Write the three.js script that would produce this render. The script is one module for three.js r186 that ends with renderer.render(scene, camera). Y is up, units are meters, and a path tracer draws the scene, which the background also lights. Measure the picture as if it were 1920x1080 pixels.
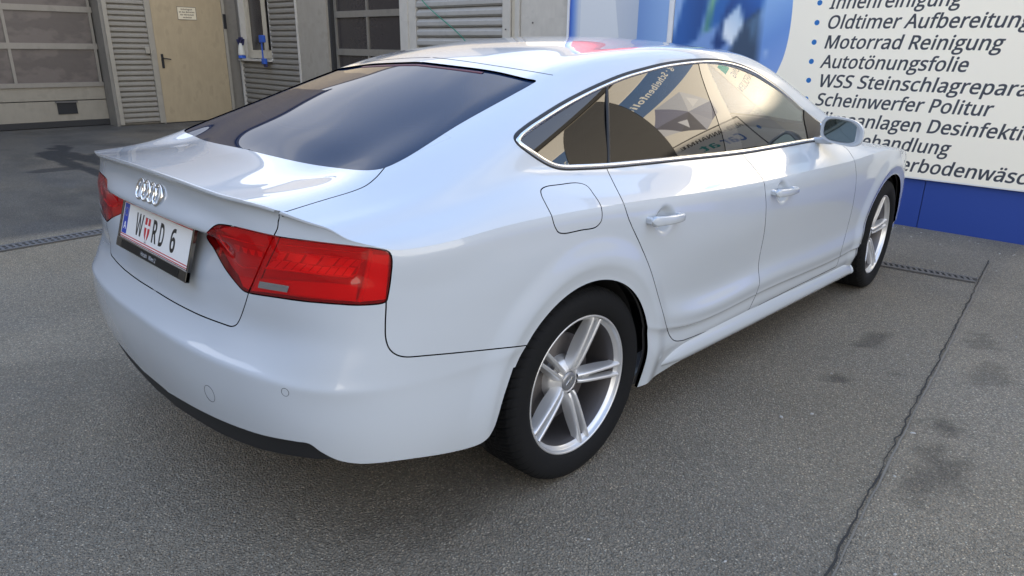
import * as THREE from 'three';
import { mergeGeometries } from 'three/addons/utils/BufferGeometryUtils.js';
import { RoundedBoxGeometry } from 'three/addons/geometries/RoundedBoxGeometry.js';

// ------------------------------------------------------------------ camera, sky, sun, exposure
const scene = new THREE.Scene();
const FOCAL = 1313.67, YAW = -0.766, PITCH = -0.3311, ROLL = 0.0139;
const EYE = new THREE.Vector3(-1.6219, 1.3522, 2.138);
const camF = new THREE.Vector3(Math.cos(PITCH) * Math.cos(YAW), Math.sin(PITCH), Math.cos(PITCH) * Math.sin(YAW));
const r0 = new THREE.Vector3().crossVectors(camF, new THREE.Vector3(0, 1, 0)).normalize();
const u0 = new THREE.Vector3().crossVectors(r0, camF);
const camR = r0.clone().multiplyScalar(Math.cos(ROLL)).addScaledVector(u0, Math.sin(ROLL));
const camU = u0.clone().multiplyScalar(Math.cos(ROLL)).addScaledVector(r0, -Math.sin(ROLL));
const camera = new THREE.PerspectiveCamera(2 * Math.atan(540 / FOCAL) * 180 / Math.PI, 16 / 9, 0.05, 400);
camera.position.copy(EYE);
camera.up.copy(camU);
camera.lookAt(EYE.clone().add(camF));
scene.add(camera);

function rng(seed) { let a = seed >>> 0; return () => { a |= 0; a = a + 0x6D2B79F5 | 0; let t = Math.imul(a ^ a >>> 15, 1 | a); t = t + Math.imul(t ^ t >>> 7, 61 | t) ^ t; return ((t ^ t >>> 14) >>> 0) / 4294967296; }; }
function hash2(ix, iy, s) { let h = Math.imul(ix, 374761393) ^ Math.imul(iy, 668265263) ^ Math.imul(s, 1442695041); h = Math.imul(h ^ h >>> 13, 1274126177); return ((h ^ h >>> 16) >>> 0) / 4294967296; }
function vnoise(x, y, s = 1, per = 0) {
  const ix = Math.floor(x), iy = Math.floor(y), fx = x - ix, fy = y - iy, u = fx * fx * (3 - 2 * fx), v = fy * fy * (3 - 2 * fy);
  const m = per ? k => ((k % per) + per) % per : k => k;
  const a = hash2(m(ix), m(iy), s), b = hash2(m(ix + 1), m(iy), s), c = hash2(m(ix), m(iy + 1), s), d = hash2(m(ix + 1), m(iy + 1), s);
  return (a * (1 - u) + b * u) * (1 - v) + (c * (1 - u) + d * u) * v;
}
function fbm(x, y, o = 4, s = 1) { let a = 0, w = .5, t = 0; for (let i = 0; i < o; i++) { a += w * vnoise(x, y, s + i * 17); t += w; w *= .5; x *= 2.03; y *= 2.03; } return a / t; }
const clamp = (x, a = 0, b = 1) => Math.min(b, Math.max(a, x));
const sstep = (a, b, x) => { const t = clamp((x - a) / (b - a)); return t * t * (3 - 2 * t); };
const lerp = (a, b, t) => a + (b - a) * t;

// the sky: clear blue with thin high cloud
{
  const W = 1024, H = 512, data = new Float32Array(W * H * 4);
  for (let j = 0; j < H; j++) for (let i = 0; i < W; i++) {
    const el = (j + .5) / H * Math.PI - Math.PI / 2, az = (i + .5) / W * 2 * Math.PI;   // row 0 = bottom
    const sy = Math.sin(el), k = clamp(sy);
    const h = Math.pow(1 - k, 2.1);
    let r = lerp(.21, 1.40, h), g = lerp(.34, 1.28, h), b = lerp(.61, 1.06, h);
    if (sy > 0) {
      const d = 1 / (sy + .18), px = Math.cos(el) * Math.cos(az) * d * 1.7, py = Math.cos(el) * Math.sin(az) * d * 1.7;
      const c = sstep(.50, .78, fbm(px + 4.2 + .5 * fbm(px * .7, py * 1.4, 3, 9), py * 1.6 + 1.3, 5, 3)) * sstep(.02, .2, sy) * .34;
      r = lerp(r, 1.12, c); g = lerp(g, 1.10, c); b = lerp(b, 1.08, c);
    } else { r = .25; g = .24; b = .23; }
    const o = (j * W + i) * 4; data[o] = r; data[o + 1] = g; data[o + 2] = b; data[o + 3] = 1;
  }
  const t = new THREE.DataTexture(data, W, H, THREE.RGBAFormat, THREE.FloatType);
  t.mapping = THREE.EquirectangularReflectionMapping; t.magFilter = THREE.LinearFilter; t.minFilter = THREE.LinearFilter; t.needsUpdate = true;
  scene.background = t; scene.environment = t;
}
scene.backgroundIntensity = 1.0; scene.environmentIntensity = 1.0;
// low sun from behind the photographer: the yard lies in the shade of the buildings there, only the upper right of the banner wall is lit
const SUN = new THREE.Vector3(-1, .22, .25).normalize();
const sun = new THREE.DirectionalLight(new THREE.Color().setRGB(1, .86, .66), 4.6);
sun.position.copy(SUN).multiplyScalar(40); sun.target.position.set(0, 0, 0);
sun.castShadow = true; sun.shadow.radius = 1.5; sun.shadow.mapSize.set(2048, 2048);
Object.assign(sun.shadow.camera, { left: -22, right: 22, top: 22, bottom: -22, near: 1, far: 90 });
scene.add(sun, sun.target);
const renderer = new THREE.WebGLRenderer({ antialias: true });
renderer.shadowMap.enabled = true;
renderer.toneMapping = THREE.LinearToneMapping;
renderer.toneMappingExposure = 2.65;

// ------------------------------------------------------------------ materials
const lin = (r, g, b) => new THREE.Color().setRGB(r, g, b);
const M = {
  paint: new THREE.MeshPhysicalMaterial({ color: lin(.475, .515, .555), roughness: .26, metalness: 0, clearcoat: 1, clearcoatRoughness: .015 }),
  dark: new THREE.MeshStandardMaterial({ color: lin(.012, .012, .013), roughness: .85 }),
  blackPlastic: new THREE.MeshStandardMaterial({ color: lin(.010, .0105, .012), roughness: .6 }),
  pianoBlack: new THREE.MeshPhysicalMaterial({ color: lin(.006, .006, .007), roughness: .12, clearcoat: 1, clearcoatRoughness: .03 }),
  rubber: new THREE.MeshPhysicalMaterial({ color: lin(.0055, .0058, .0065), roughness: .8, specularIntensity: .5 }),
  chrome: new THREE.MeshStandardMaterial({ color: lin(.86, .86, .87), roughness: .09, metalness: 1 }),
  satin: new THREE.MeshStandardMaterial({ color: lin(.80, .81, .82), roughness: .2, metalness: 1 }),
  alloy: new THREE.MeshPhysicalMaterial({ color: lin(.66, .665, .67), roughness: .34, metalness: .6, clearcoat: .6, clearcoatRoughness: .08 }),
  glassRear: new THREE.MeshPhysicalMaterial({ color: lin(.03, .034, .045), roughness: .01, transmission: 1, thickness: 0, ior: 1.75 }),
  glassBack: new THREE.MeshPhysicalMaterial({ color: lin(.012, .034, .095), roughness: .01, transmission: .5, thickness: 0, ior: 1.5, specularIntensity: .45, specularColor: lin(.4, .72, 1) }),
  glassFront: new THREE.MeshPhysicalMaterial({ color: lin(.42, .47, .45), roughness: .01, transmission: 1, thickness: 0, ior: 1.8 }),
  cloth: new THREE.MeshStandardMaterial({ color: lin(.03, .03, .032), roughness: .9 }),
  liner: new THREE.MeshStandardMaterial({ color: lin(.05, .05, .052), roughness: .9 }),
};

// ------------------------------------------------------------------ scene helpers
const taken = {};
function uname(n) { if (!(n in taken)) { taken[n] = 0; return n; } taken[n]++; return n + '_' + String(taken[n]).padStart(3, '0'); }
function add(parent, name, geo, mat) { const m = new THREE.Mesh(geo, mat); m.name = parent === scene ? uname(name) : name; m.castShadow = m.receiveShadow = true; parent.add(m); return m; }
function group(parent, name) { const g = new THREE.Group(); g.name = parent === scene ? uname(name) : name; parent.add(g); return g; }
function tag(o, label, category, grp) { o.userData.label = label; o.userData.category = category; if (grp) o.userData.group = grp; return o; }
function struct(o) { o.userData.kind = 'structure'; return o; }
function box(w, h, d, x, y, z) { const g = new THREE.BoxGeometry(w, h, d); g.translate(x, y, z); return g; }
function rbox(w, h, d, x, y, z, r = .004, seg = 1) { const g = new RoundedBoxGeometry(w, h, d, seg, Math.min(r, w / 2.01, h / 2.01, d / 2.01)); g.translate(x, y, z); return g; }
// a box between min and max corners
const bx = (x0, x1, y0, y1, z0, z1) => box(x1 - x0, y1 - y0, z1 - z0, (x0 + x1) / 2, (y0 + y1) / 2, (z0 + z1) / 2);
const strip = g => { const h = g.index ? g.toNonIndexed() : g.clone(); for (const k of Object.keys(h.attributes)) if (!['position', 'normal', 'uv'].includes(k)) h.deleteAttribute(k); return h; };
const merge = list => { const l = list.map(g => strip(g)); if (l.some(g => !g.attributes.uv)) l.forEach(g => g.deleteAttribute('uv')); return mergeGeometries(l); };

// ------------------------------------------------------------------ splines
function spline(xs, ys) {                       // natural cubic
  const n = xs.length, a = new Float64Array(n), b = new Float64Array(n), c = new Float64Array(n), d = new Float64Array(n), m = new Float64Array(n);
  b[0] = b[n - 1] = 1;
  for (let i = 1; i < n - 1; i++) { const h0 = xs[i] - xs[i - 1], h1 = xs[i + 1] - xs[i]; a[i] = h0; b[i] = 2 * (h0 + h1); c[i] = h1; d[i] = 6 * ((ys[i + 1] - ys[i]) / h1 - (ys[i] - ys[i - 1]) / h0); }
  for (let i = 1; i < n; i++) { const w = a[i] / b[i - 1]; b[i] -= w * c[i - 1]; d[i] -= w * d[i - 1]; }
  m[n - 1] = d[n - 1] / b[n - 1]; for (let i = n - 2; i >= 0; i--) m[i] = (d[i] - c[i] * m[i + 1]) / b[i];
  return x => {
    if (x <= xs[0]) { const h = xs[1] - xs[0]; return ys[0] + (x - xs[0]) * ((ys[1] - ys[0]) / h - h * m[1] / 6 - h * m[0] / 3); }
    if (x >= xs[n - 1]) { const h = xs[n - 1] - xs[n - 2]; return ys[n - 1] + (x - xs[n - 1]) * ((ys[n - 1] - ys[n - 2]) / h + h * m[n - 2] / 6 + h * m[n - 1] / 3); }
    let lo = 0, hi = n - 1; while (hi - lo > 1) { const k = (lo + hi) >> 1; if (xs[k] > x) hi = k; else lo = k; }
    const h = xs[hi] - xs[lo], A = (xs[hi] - x) / h, B = (x - xs[lo]) / h;
    return A * ys[lo] + B * ys[hi] + ((A * A * A - A) * m[lo] + (B * B * B - B) * m[hi]) * h * h / 6;
  };
}
const keyed = t => { const k = Object.keys(t).map(Number).sort((a, b) => a - b); return spline(k, k.map(x => t[x] ?? t[String(x)])); };

// ------------------------------------------------------------------ car body: upper surface (roof, glass, deck, hood, shoulders)
const kf = (...a) => { const xs = [], ys = []; for (let i = 0; i < a.length; i += 2) { xs.push(a[i]); ys.push(a[i + 1]); } return spline(xs, ys); };
const c0y = kf(-1.05, 1.015, -.925, 1.018, -.82, 1.0205, -.70, 1.027, -.62, 1.038, -.5, 1.083, -.35, 1.140, -.15, 1.213, 0, 1.264, .1, 1.297, .25, 1.338, .5, 1.378, .75, 1.397, 1, 1.402, 1.25, 1.396, 1.5, 1.374, 1.7, 1.332, 1.9, 1.264, 2.1, 1.178, 2.3, 1.085, 2.45, 1.014, 2.58, .968, 2.8, .920, 3.1, .868, 3.4, .80, 3.6, .735, 3.75, .67);
const d1 = kf(-1.05, .007, -.7, .007, -.25, .0095, .1, .012, 1, .0124, 2, .0136, 2.6, .0115, 3.75, .009);
const d2 = kf(-1.05, .017, -.7, .017, -.25, .0232, .1, .0295, 1, .0303, 2, .0334, 2.6, .0285, 3.75, .022);
const c3z = kf(-1.05, .62, -.93, .622, -.62, .632, -.5, .625, -.25, .602, .1, .574, .4, .58, 1, .585, 1.5, .585, 1.8, .602, 2.1, .645, 2.4, .70, 2.8, .72, 3.2, .70, 3.75, .62);
const c3y = kf(-1.05, .988, -.93, .989, -.82, .993, -.7, 1.004, -.62, 1.020, -.5, 1.057, -.25, 1.139, 0, 1.222, .1, 1.253, .25, 1.290, .4, 1.317, .6, 1.340, .8, 1.352, 1, 1.355, 1.25, 1.347, 1.5, 1.322, 1.7, 1.275, 1.9, 1.205, 2.1, 1.119, 2.3, 1.027, 2.45, .955, 2.6, .900, 2.8, .850, 3.1, .798, 3.4, .740, 3.75, .62);
const c4z = kf(-1.05, .73, -.93, .73, -.62, .738, -.4, .746, -.2, .738, 0, .702, .2, .670, .5, .650, 1, .640, 1.4, .645, 1.8, .672, 2.1, .712, 2.3, .748, 2.5, .775, 2.8, .79, 3.2, .77, 3.75, .68);
const c4y = kf(-1.05, .957, -.93, .961, -.75, .972, -.62, .988, -.4, 1.046, -.25, 1.090, -.11, 1.134, .086, 1.191, .215, 1.220, .36, 1.252, .58, 1.287, .857, 1.313, 1.05, 1.318, 1.24, 1.307, 1.46, 1.267, 1.69, 1.192, 1.94, 1.086, 2.14, 1.002, 2.3, .936, 2.5, .888, 2.8, .844, 3.1, .794, 3.4, .735, 3.75, .60);
const c5z = kf(-1.05, .80, -.93, .80, -.62, .818, -.4, .826, -.2, .806, -.05, .793, .2, .799, .65, .804, 1.1, .804, 1.6, .80, 1.94, .796, 2.3, .803, 2.6, .832, 2.8, .845, 3.2, .82, 3.75, .73);
const c5y = kf(-1.05, .927, -.93, .930, -.75, .938, -.62, .952, -.4, .985, -.2, 1.017, -.05, 1.015, .2, .992, .65, .971, 1.1, .952, 1.94, .938, 2.3, .912, 2.6, .866, 2.8, .842, 3.1, .796, 3.4, .730, 3.75, .59);
const c6z = kf(-1.05, .868, -.93, .868, -.8, .867, -.72, .870, -.66, .886, -.6, .897, -.5, .9055, -.3, .9095, 0, .914, .4, .913, .8, .908, 1.2, .905, 1.7, .905, 2.1, .907, 2.8, .90, 3.1, .872, 3.4, .85, 3.75, .78);
const c6y = kf(-1.05, .885, -.93, .888, -.8, .893, -.7, .900, -.6, .907, -.5, .912, -.3, .918, 0, .911, .4, .889, .8, .868, 1.2, .850, 1.7, .840, 2.1, .835, 2.8, .829, 3.1, .790, 3.4, .715, 3.75, .57);
function sectionU(x) {
  const y0 = c0y(x), a = [[0, y0], [.30, y0 - d1(x)], [.47, y0 - d2(x)], [c3z(x), c3y(x)], [c4z(x), c4y(x)], [c5z(x), c5y(x)], [c6z(x), c6y(x)]];
  const g = sstep(-.35, .05, x) * (1 - sstep(2.0, 2.35, x));
  const mid = (p, q, t, b) => { const dz = q[0] - p[0], dy = q[1] - p[1], l = Math.hypot(dz, dy); return [lerp(p[0], q[0], t) - dy / l * b, lerp(p[1], q[1], t) + dz / l * b]; };
  const c4b = mid(a[4], a[5], .5, lerp(.006, .010, g)), c5b = mid(a[5], a[6], .3, lerp(.004, -.004, g)), c5c = mid(a[5], a[6], .7, lerp(.006, .001, g));
  const dz = a[6][0] - c5c[0], dy = a[6][1] - c5c[1];
  const pts = [...a.slice(0, 5), c4b, a[5], c5b, c5c, a[6], [a[6][0] + dz * .7, a[6][1] + dy * .85]];
  const full = [[-pts[2][0], pts[2][1]], [-pts[1][0], pts[1][1]], ...pts];
  const ts = [0]; for (let i = 1; i < full.length; i++) ts.push(ts[i - 1] + Math.pow(Math.hypot(full[i][0] - full[i - 1][0], full[i][1] - full[i - 1][1]), .75));
  const t0 = ts[2], t1 = ts[ts.length - 1], tn = ts.map(t => (t - t0) / (t1 - t0));
  const fz = spline(tn, full.map(p => p[0])), fy = spline(tn, full.map(p => p[1]));
  return { z: fz, y: fy };
}
const secCache = new Map();
function sec(x) { const k = Math.round(x * 20000); let s = secCache.get(k); if (!s) { s = sectionU(x); secCache.set(k, s); } return s; }
const evalU = (x, t) => { const s = sec(x); return [x, s.y(t), s.z(t)]; };
function heightU(x, z) { const s = sec(x); let lo = 0, hi = 1; for (let i = 0; i < 40; i++) { const m = (lo + hi) / 2; if (s.z(m) < z) lo = m; else hi = m; } return s.y((lo + hi) / 2); }

// plan outline of the lower body, half, from the rear centre round the corner to the nose
const PLAN = [[-.995, 0], [-.987, .3], [-.962, .52], [-.930, .66], [-.872, .775], [-.775, .858], [-.62, .902], [-.35, .920], [0, .926], [.5, .926], [1.2, .926], [2.0, .925], [2.81, .916], [3.1, .890], [3.35, .80], [3.53, .62], [3.64, .33], [3.675, 0]];
const plan = (() => {
  const full = [...PLAN.slice(1, 4).map(p => [p[0], -p[1]]).reverse(), ...PLAN, ...PLAN.slice(-4, -1).map(p => [p[0], -p[1]]).reverse()];
  const ts = [0]; for (let i = 1; i < full.length; i++) ts.push(ts[i - 1] + Math.hypot(full[i][0] - full[i - 1][0], full[i][1] - full[i - 1][1]));
  const fx = spline(ts, full.map(p => p[0])), fz = spline(ts, full.map(p => p[1]));
  const a = ts[3], b = ts[3 + PLAN.length - 1], n = 4000, tab = [[0, a]]; let s = 0, px = fx(a), pz = fz(a);
  for (let i = 1; i <= n; i++) { const t = a + (b - a) * i / n, x = fx(t), z = fz(t); s += Math.hypot(x - px, z - pz); tab.push([s, t]); px = x; pz = z; }
  const L = s;
  const at = s => { let lo = 0, hi = n; while (hi - lo > 1) { const k = (lo + hi) >> 1; if (tab[k][0] > s) hi = k; else lo = k; } const f = (s - tab[lo][0]) / (tab[hi][0] - tab[lo][0]), t = lerp(tab[lo][1], tab[hi][1], f); const e = 1e-4, x = fx(t), z = fz(t); let dx = fx(t + e) - fx(t - e), dz = fz(t + e) - fz(t - e); const l = Math.hypot(dx, dz); return { x, z, nx: -dz / l, nz: dx / l }; };
  const findZ = z => { for (let s = 0; s < 1.3; s += .0005) if (at(s).z >= z) return s; };
  const findX = x => { for (let s = .5; s < L; s += .0005) if (at(s).x >= x && at(s).z > .3) return s; };
  return { at, L, findZ, findX };
})();
// profiles [inset, y] from the shoulder line down, at stations along the outline
const ST = [
  [0, [[.070, 0], [.090, .22], [.093, .5], [.086, .940], [.068, .893], [.110, .872], [.092, .80], [.074, .735], [.064, .672], [.038, .624], [.003, .580], [.000, .49], [.016, .36], [.046, .200]]],
  [plan.findZ(.36), [[.070, 0], [.088, .22], [.090, .5], [.084, .938], [.068, .892], [.104, .872], [.090, .80], [.074, .735], [.063, .672], [.038, .624], [.003, .580], [.000, .49], [.016, .36], [.046, .200]]],
  [plan.findZ(.50), [[.070, 0], [.085, .22], [.086, .5], [.080, .927], [.074, .885], [.075, .862], [.074, .80], [.067, .737], [.061, .675], [.036, .626], [.003, .582], [.000, .49], [.016, .36], [.046, .200]]],
  [plan.findZ(.64), [[.076, 0], [.086, .22], [.086, .5], [.077, .916], [.068, .880], [.066, .852], [.064, .797], [.061, .740], [.057, .682], [.033, .630], [.003, .584], [.000, .49], [.016, .36], [.045, .200]]],
  [plan.findZ(.775), [[.070, 0], [.074, .22], [.071, .5], [.063, .883], [.053, .858], [.050, .830], [.047, .787], [.043, .742], [.037, .690], [.022, .640], [.002, .575], [.002, .47], [.015, .36], [.045, .20]]],
  [plan.findX(-.73), [[.024, 0], [.022, .22], [.020, .5], [.019, .842], [.018, .817], [.017, .790], [.016, .757], [.014, .720], [.011, .680], [.007, .635], [.001, .570], [.001, .47], [.012, .35], [.040, .235]]],
  [plan.findX(-.45), [[.010, 0], [.006, .22], [.004, .5], [.003, .850], [.002, .820], [.001, .790], [0, .755], [0, .720], [0, .680], [0, .63], [0, .56], [.002, .46], [.012, .34], [.040, .22]]],
  [plan.findX(0), [[.012, 0], [.006, .22], [.003, .5], [.002, .845], [.001, .815], [0, .785], [0, .75], [0, .71], [0, .67], [0, .62], [0, .55], [.002, .45], [.010, .33], [.030, .22]]],
  [plan.findX(.335), [[.013, 0], [.007, .22], [.003, .5], [.001, .812], [0, .767], [0, .715], [.001, .662], [.002, .604], [.003, .546], [.003, .49], [.004, .44], [.008, .362], [.016, .286], [.030, .205]]],
  [plan.findX(.47), [[.013, 0], [.007, .22], [.003, .5], [.001, .80], [0, .75], [.001, .69], [.005, .63], [.010, .565], [.011, .50], [.003, .445], [.006, .40], [.016, .33], [.028, .27], [.042, .20]]],
  [plan.findX(1.2), [[.021, 0], [.013, .22], [.007, .5], [.002, .765], [0, .715], [.003, .655], [.009, .595], [.015, .53], [.015, .46], [.004, .40], [.010, .355], [.027, .30], [.043, .25], [.058, .18]]],
  [plan.findX(2.2), [[.018, 0], [.012, .22], [.007, .5], [.004, .75], [.002, .70], [.004, .64], [.008, .58], [.012, .51], [.012, .44], [.004, .375], [.009, .33], [.022, .28], [.038, .235], [.055, .175]]],
  [plan.findX(2.81), [[.016, 0], [.010, .22], [.006, .5], [.003, .75], [.001, .71], [0, .66], [0, .60], [0, .54], [0, .48], [0, .42], [.002, .36], [.010, .31], [.020, .26], [.040, .20]]],
  [plan.findX(3.2), [[.02, 0], [.012, .22], [.006, .5], [.002, .70], [0, .66], [0, .63], [0, .58], [0, .53], [0, .47], [0, .41], [.002, .35], [.010, .30], [.020, .25], [.04, .20]]],
  [plan.L, [[.035, 0], [.02, .22], [.008, .5], [.002, .64], [0, .60], [0, .56], [0, .52], [0, .48], [0, .43], [0, .38], [.002, .33], [.010, .28], [.02, .24], [.04, .19]]],
];
for (const st of ST) { const r = st[1], L = (a, b, t) => [lerp(a[0], b[0], t), lerp(a[1], b[1], t)]; st[1] = [...r.slice(0, 10), L(r[9], r[10], .80), r[10], [lerp(r[10][0], r[11][0], .75), lerp(r[10][1], r[11][1], .16)], ...r.slice(11)]; }
const ROWS = 16, rowI = [], rowY = [];
{
  // mirrored stations before the start and after the end keep the surface smooth across the centre plane
  const ss = ST.map(s => s[0]), pre = [2, 1], post = [ST.length - 2, ST.length - 3];
  const xs = [...pre.map(i => -ss[i]), ...ss, ...post.map(i => 2 * plan.L - ss[i])];
  const ref = [...pre, ...ss.map((_, i) => i), ...post];
  for (let k = 0; k < ROWS; k++) { rowI.push(spline(xs, ref.map(i => ST[i][1][k][0]))); rowY.push(k ? spline(xs, ref.map(i => ST[i][1][k][1])) : null); }
}
const ARCH = [[-.025, .327, .362], [2.795, .327, .362]];
const CUPS = [[.368, .818], [1.293, .787]];
function columnW(s) {
  const p = plan.at(s), pts = [];
  for (let k = 0; k < ROWS; k++) {
    const i = rowI[k](s), x = p.x - p.nx * i, z = p.z - p.nz * i;
    pts.push([x, k > 2 ? rowY[k](s) : heightU(x, Math.max(0, z)), z]);
  }
  const yT = pts[0][1], y3 = pts[3][1], f1 = rowY[1](s), f2 = rowY[2](s); pts[1][1] = lerp(yT, y3, f1); pts[2][1] = lerp(yT, y3, f2);
  const ts = [0]; for (let k = 1; k < ROWS; k++) ts.push(ts[k - 1] + Math.pow(Math.hypot(pts[k][0] - pts[k - 1][0], pts[k][1] - pts[k - 1][1], pts[k][2] - pts[k - 1][2]), .8));
  const L = ts[ROWS - 1], tn = ts.map(t => t / L);
  const f = [0, 1, 2].map(c => spline(tn, pts.map(q => q[c])));
  return v => {
    const q = [f[0](v), f[1](v), f[2](v)];
    for (const [ax, ay, ar] of ARCH) if (q[2] > .4) {       // flared lip round the wheel arch
      const r = Math.hypot(q[0] - ax, q[1] - ay);
      if (r < ar + .16 && r > ar - .1) {
        const d = r - ar; const w = sstep(.14, .055, d) * .010 - sstep(.055, .030, d) * .003 - sstep(.045, 0, d) * .006;
        q[2] += w;
      }
    }
    for (const [hx, hy] of CUPS) if (q[2] > .6) { const r = Math.hypot((q[0] - hx) / .064, (q[1] - hy) / .052); if (r < 1) q[2] -= .017 * sstep(1, .45, r); }
    return q;
  };
}

// ------------------------------------------------------------------ sheets: {P,N,Q,I}
function gridSheet(nu, nv, f, q) {           // f(i,j)->[x,y,z], q(i,j)->[a,b]; normals by central differences
  const n = (nu + 1) * (nv + 1), P = new Float64Array(n * 3), N = new Float64Array(n * 3), Q = new Float64Array(n * 2), I = [];
  for (let i = 0; i <= nu; i++) for (let j = 0; j <= nv; j++) { const o = i * (nv + 1) + j; P.set(f(i, j), o * 3); Q.set(q(i, j), o * 2); }
  const g = (i, j, c) => P[(clamp(i, 0, nu) * (nv + 1) + clamp(j, 0, nv)) * 3 + c];
  for (let i = 0; i <= nu; i++) for (let j = 0; j <= nv; j++) {
    const a = [0, 1, 2].map(c => g(i + 1, j, c) - g(i - 1, j, c)), b = [0, 1, 2].map(c => g(i, j + 1, c) - g(i, j - 1, c));
    const x = a[1] * b[2] - a[2] * b[1], y = a[2] * b[0] - a[0] * b[2], z = a[0] * b[1] - a[1] * b[0], l = Math.hypot(x, y, z) || 1;
    N.set([x / l, y / l, z / l], (i * (nv + 1) + j) * 3);
  }
  for (let i = 0; i < nu; i++) for (let j = 0; j < nv; j++) { const a = i * (nv + 1) + j, b = a + nv + 1; I.push(a, b, b + 1, a, b + 1, a + 1); }
  return { P: Array.from(P), N: Array.from(N), Q: Array.from(Q), I };
}
// keep the part of a sheet where D <= 0; cut edges are remembered in E
function clip(sh, D) {
  const map = new Map(), P = [], N = [], Q = [], I = [], E = [], T = sh.E || [];
  const nv = i => { let k = map.get(i); if (k === undefined) { k = P.length / 3; map.set(i, k); for (let c = 0; c < 3; c++) { P.push(sh.P[i * 3 + c]); N.push(sh.N[i * 3 + c]); } Q.push(sh.Q[i * 2], sh.Q[i * 2 + 1]); } return k; };
  const ev = (i, j) => { const key = i < j ? i * 16777216 + j + .5 : j * 16777216 + i + .5; let k = map.get(key); if (k === undefined) { if (i > j) [i, j] = [j, i]; const t = D[i] / (D[i] - D[j]); k = P.length / 3; map.set(key, k); for (let c = 0; c < 3; c++) P.push(lerp(sh.P[i * 3 + c], sh.P[j * 3 + c], t)); let n = [0, 1, 2].map(c => lerp(sh.N[i * 3 + c], sh.N[j * 3 + c], t)); const l = Math.hypot(...n); N.push(n[0] / l, n[1] / l, n[2] / l); Q.push(lerp(sh.Q[i * 2], sh.Q[j * 2], t), lerp(sh.Q[i * 2 + 1], sh.Q[j * 2 + 1], t)); } return k; };
  for (let t = 0; t < sh.I.length; t += 3) {
    const v = [sh.I[t], sh.I[t + 1], sh.I[t + 2]], ins = v.map(i => D[i] <= 0), n = ins[0] + ins[1] + ins[2];
    if (n === 3) I.push(nv(v[0]), nv(v[1]), nv(v[2]));
    else if (n === 1) { const k = ins.indexOf(true), a = v[k], b = v[(k + 1) % 3], c = v[(k + 2) % 3]; const p = ev(a, b), q = ev(a, c); I.push(nv(a), p, q); E.push(p, q); }
    else if (n === 2) { const k = ins.indexOf(false), a = v[k], b = v[(k + 1) % 3], c = v[(k + 2) % 3]; const p = ev(a, b), q = ev(a, c); I.push(p, nv(b), nv(c), p, nv(c), q); E.push(q, p); }
  }
  for (let k = 0; k < T.length; k += 2) if (map.has(T[k]) && map.has(T[k + 1])) E.push(map.get(T[k]), map.get(T[k + 1]));
  return { P, N, Q, I, E };
}
// signed distance of every vertex to an outline; outline = {p3: open 3D polyline, poly: closed polygon in Q}
function dist(sh, o, grow = 0) {
  const n = sh.P.length / 3, D = new Float64Array(n), lo = [1e9, 1e9, 1e9], hi = [-1e9, -1e9, -1e9];
  let q0 = 1e9, q1 = -1e9, r0 = 1e9, r1 = -1e9;
  for (const p of o.p3) if (p[0] === p[0]) for (let c = 0; c < 3; c++) { lo[c] = Math.min(lo[c], p[c] - .05); hi[c] = Math.max(hi[c], p[c] + .05); }
  for (const [a, b] of o.poly) { q0 = Math.min(q0, a); q1 = Math.max(q1, a); r0 = Math.min(r0, b); r1 = Math.max(r1, b); }
  for (let i = 0; i < n; i++) {
    const x = sh.P[i * 3], y = sh.P[i * 3 + 1], z = sh.P[i * 3 + 2], a = sh.Q[i * 2], b = sh.Q[i * 2 + 1];
    let ins = false;
    if (a >= q0 && a <= q1 && b >= r0 && b <= r1) for (let k = 0, m = o.poly.length - 1; k < o.poly.length; m = k++) { const [xa, ya] = o.poly[k], [xb, yb] = o.poly[m]; if ((ya > b) !== (yb > b) && a < (xb - xa) * (b - ya) / (yb - ya) + xa) ins = !ins; }
    let d = .05;
    if (x > lo[0] && x < hi[0] && y > lo[1] && y < hi[1] && z > lo[2] && z < hi[2]) {
      d = .0025;
      for (let k = 1; k < o.p3.length; k++) {
        const p = o.p3[k - 1], q = o.p3[k], ex = q[0] - p[0], ey = q[1] - p[1], ez = q[2] - p[2], wx = x - p[0], wy = y - p[1], wz = z - p[2];
        const t = clamp((wx * ex + wy * ey + wz * ez) / (ex * ex + ey * ey + ez * ez + 1e-12)), dx = wx - ex * t, dy = wy - ey * t, dz = wz - ez * t, s = dx * dx + dy * dy + dz * dz;
        if (s < d) d = s;
      }
      d = Math.sqrt(d);
    }
    D[i] = (ins ? -d : d) - grow;
  }
  return D;
}
const neg = D => D.map(x => -x);
const inside = (sh, o, grow) => clip(sh, dist(sh, o, grow));
const outside = (sh, o, grow) => clip(sh, neg(dist(sh, o, grow)));
const GAP = .0018, NOFLANGE = [];
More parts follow.
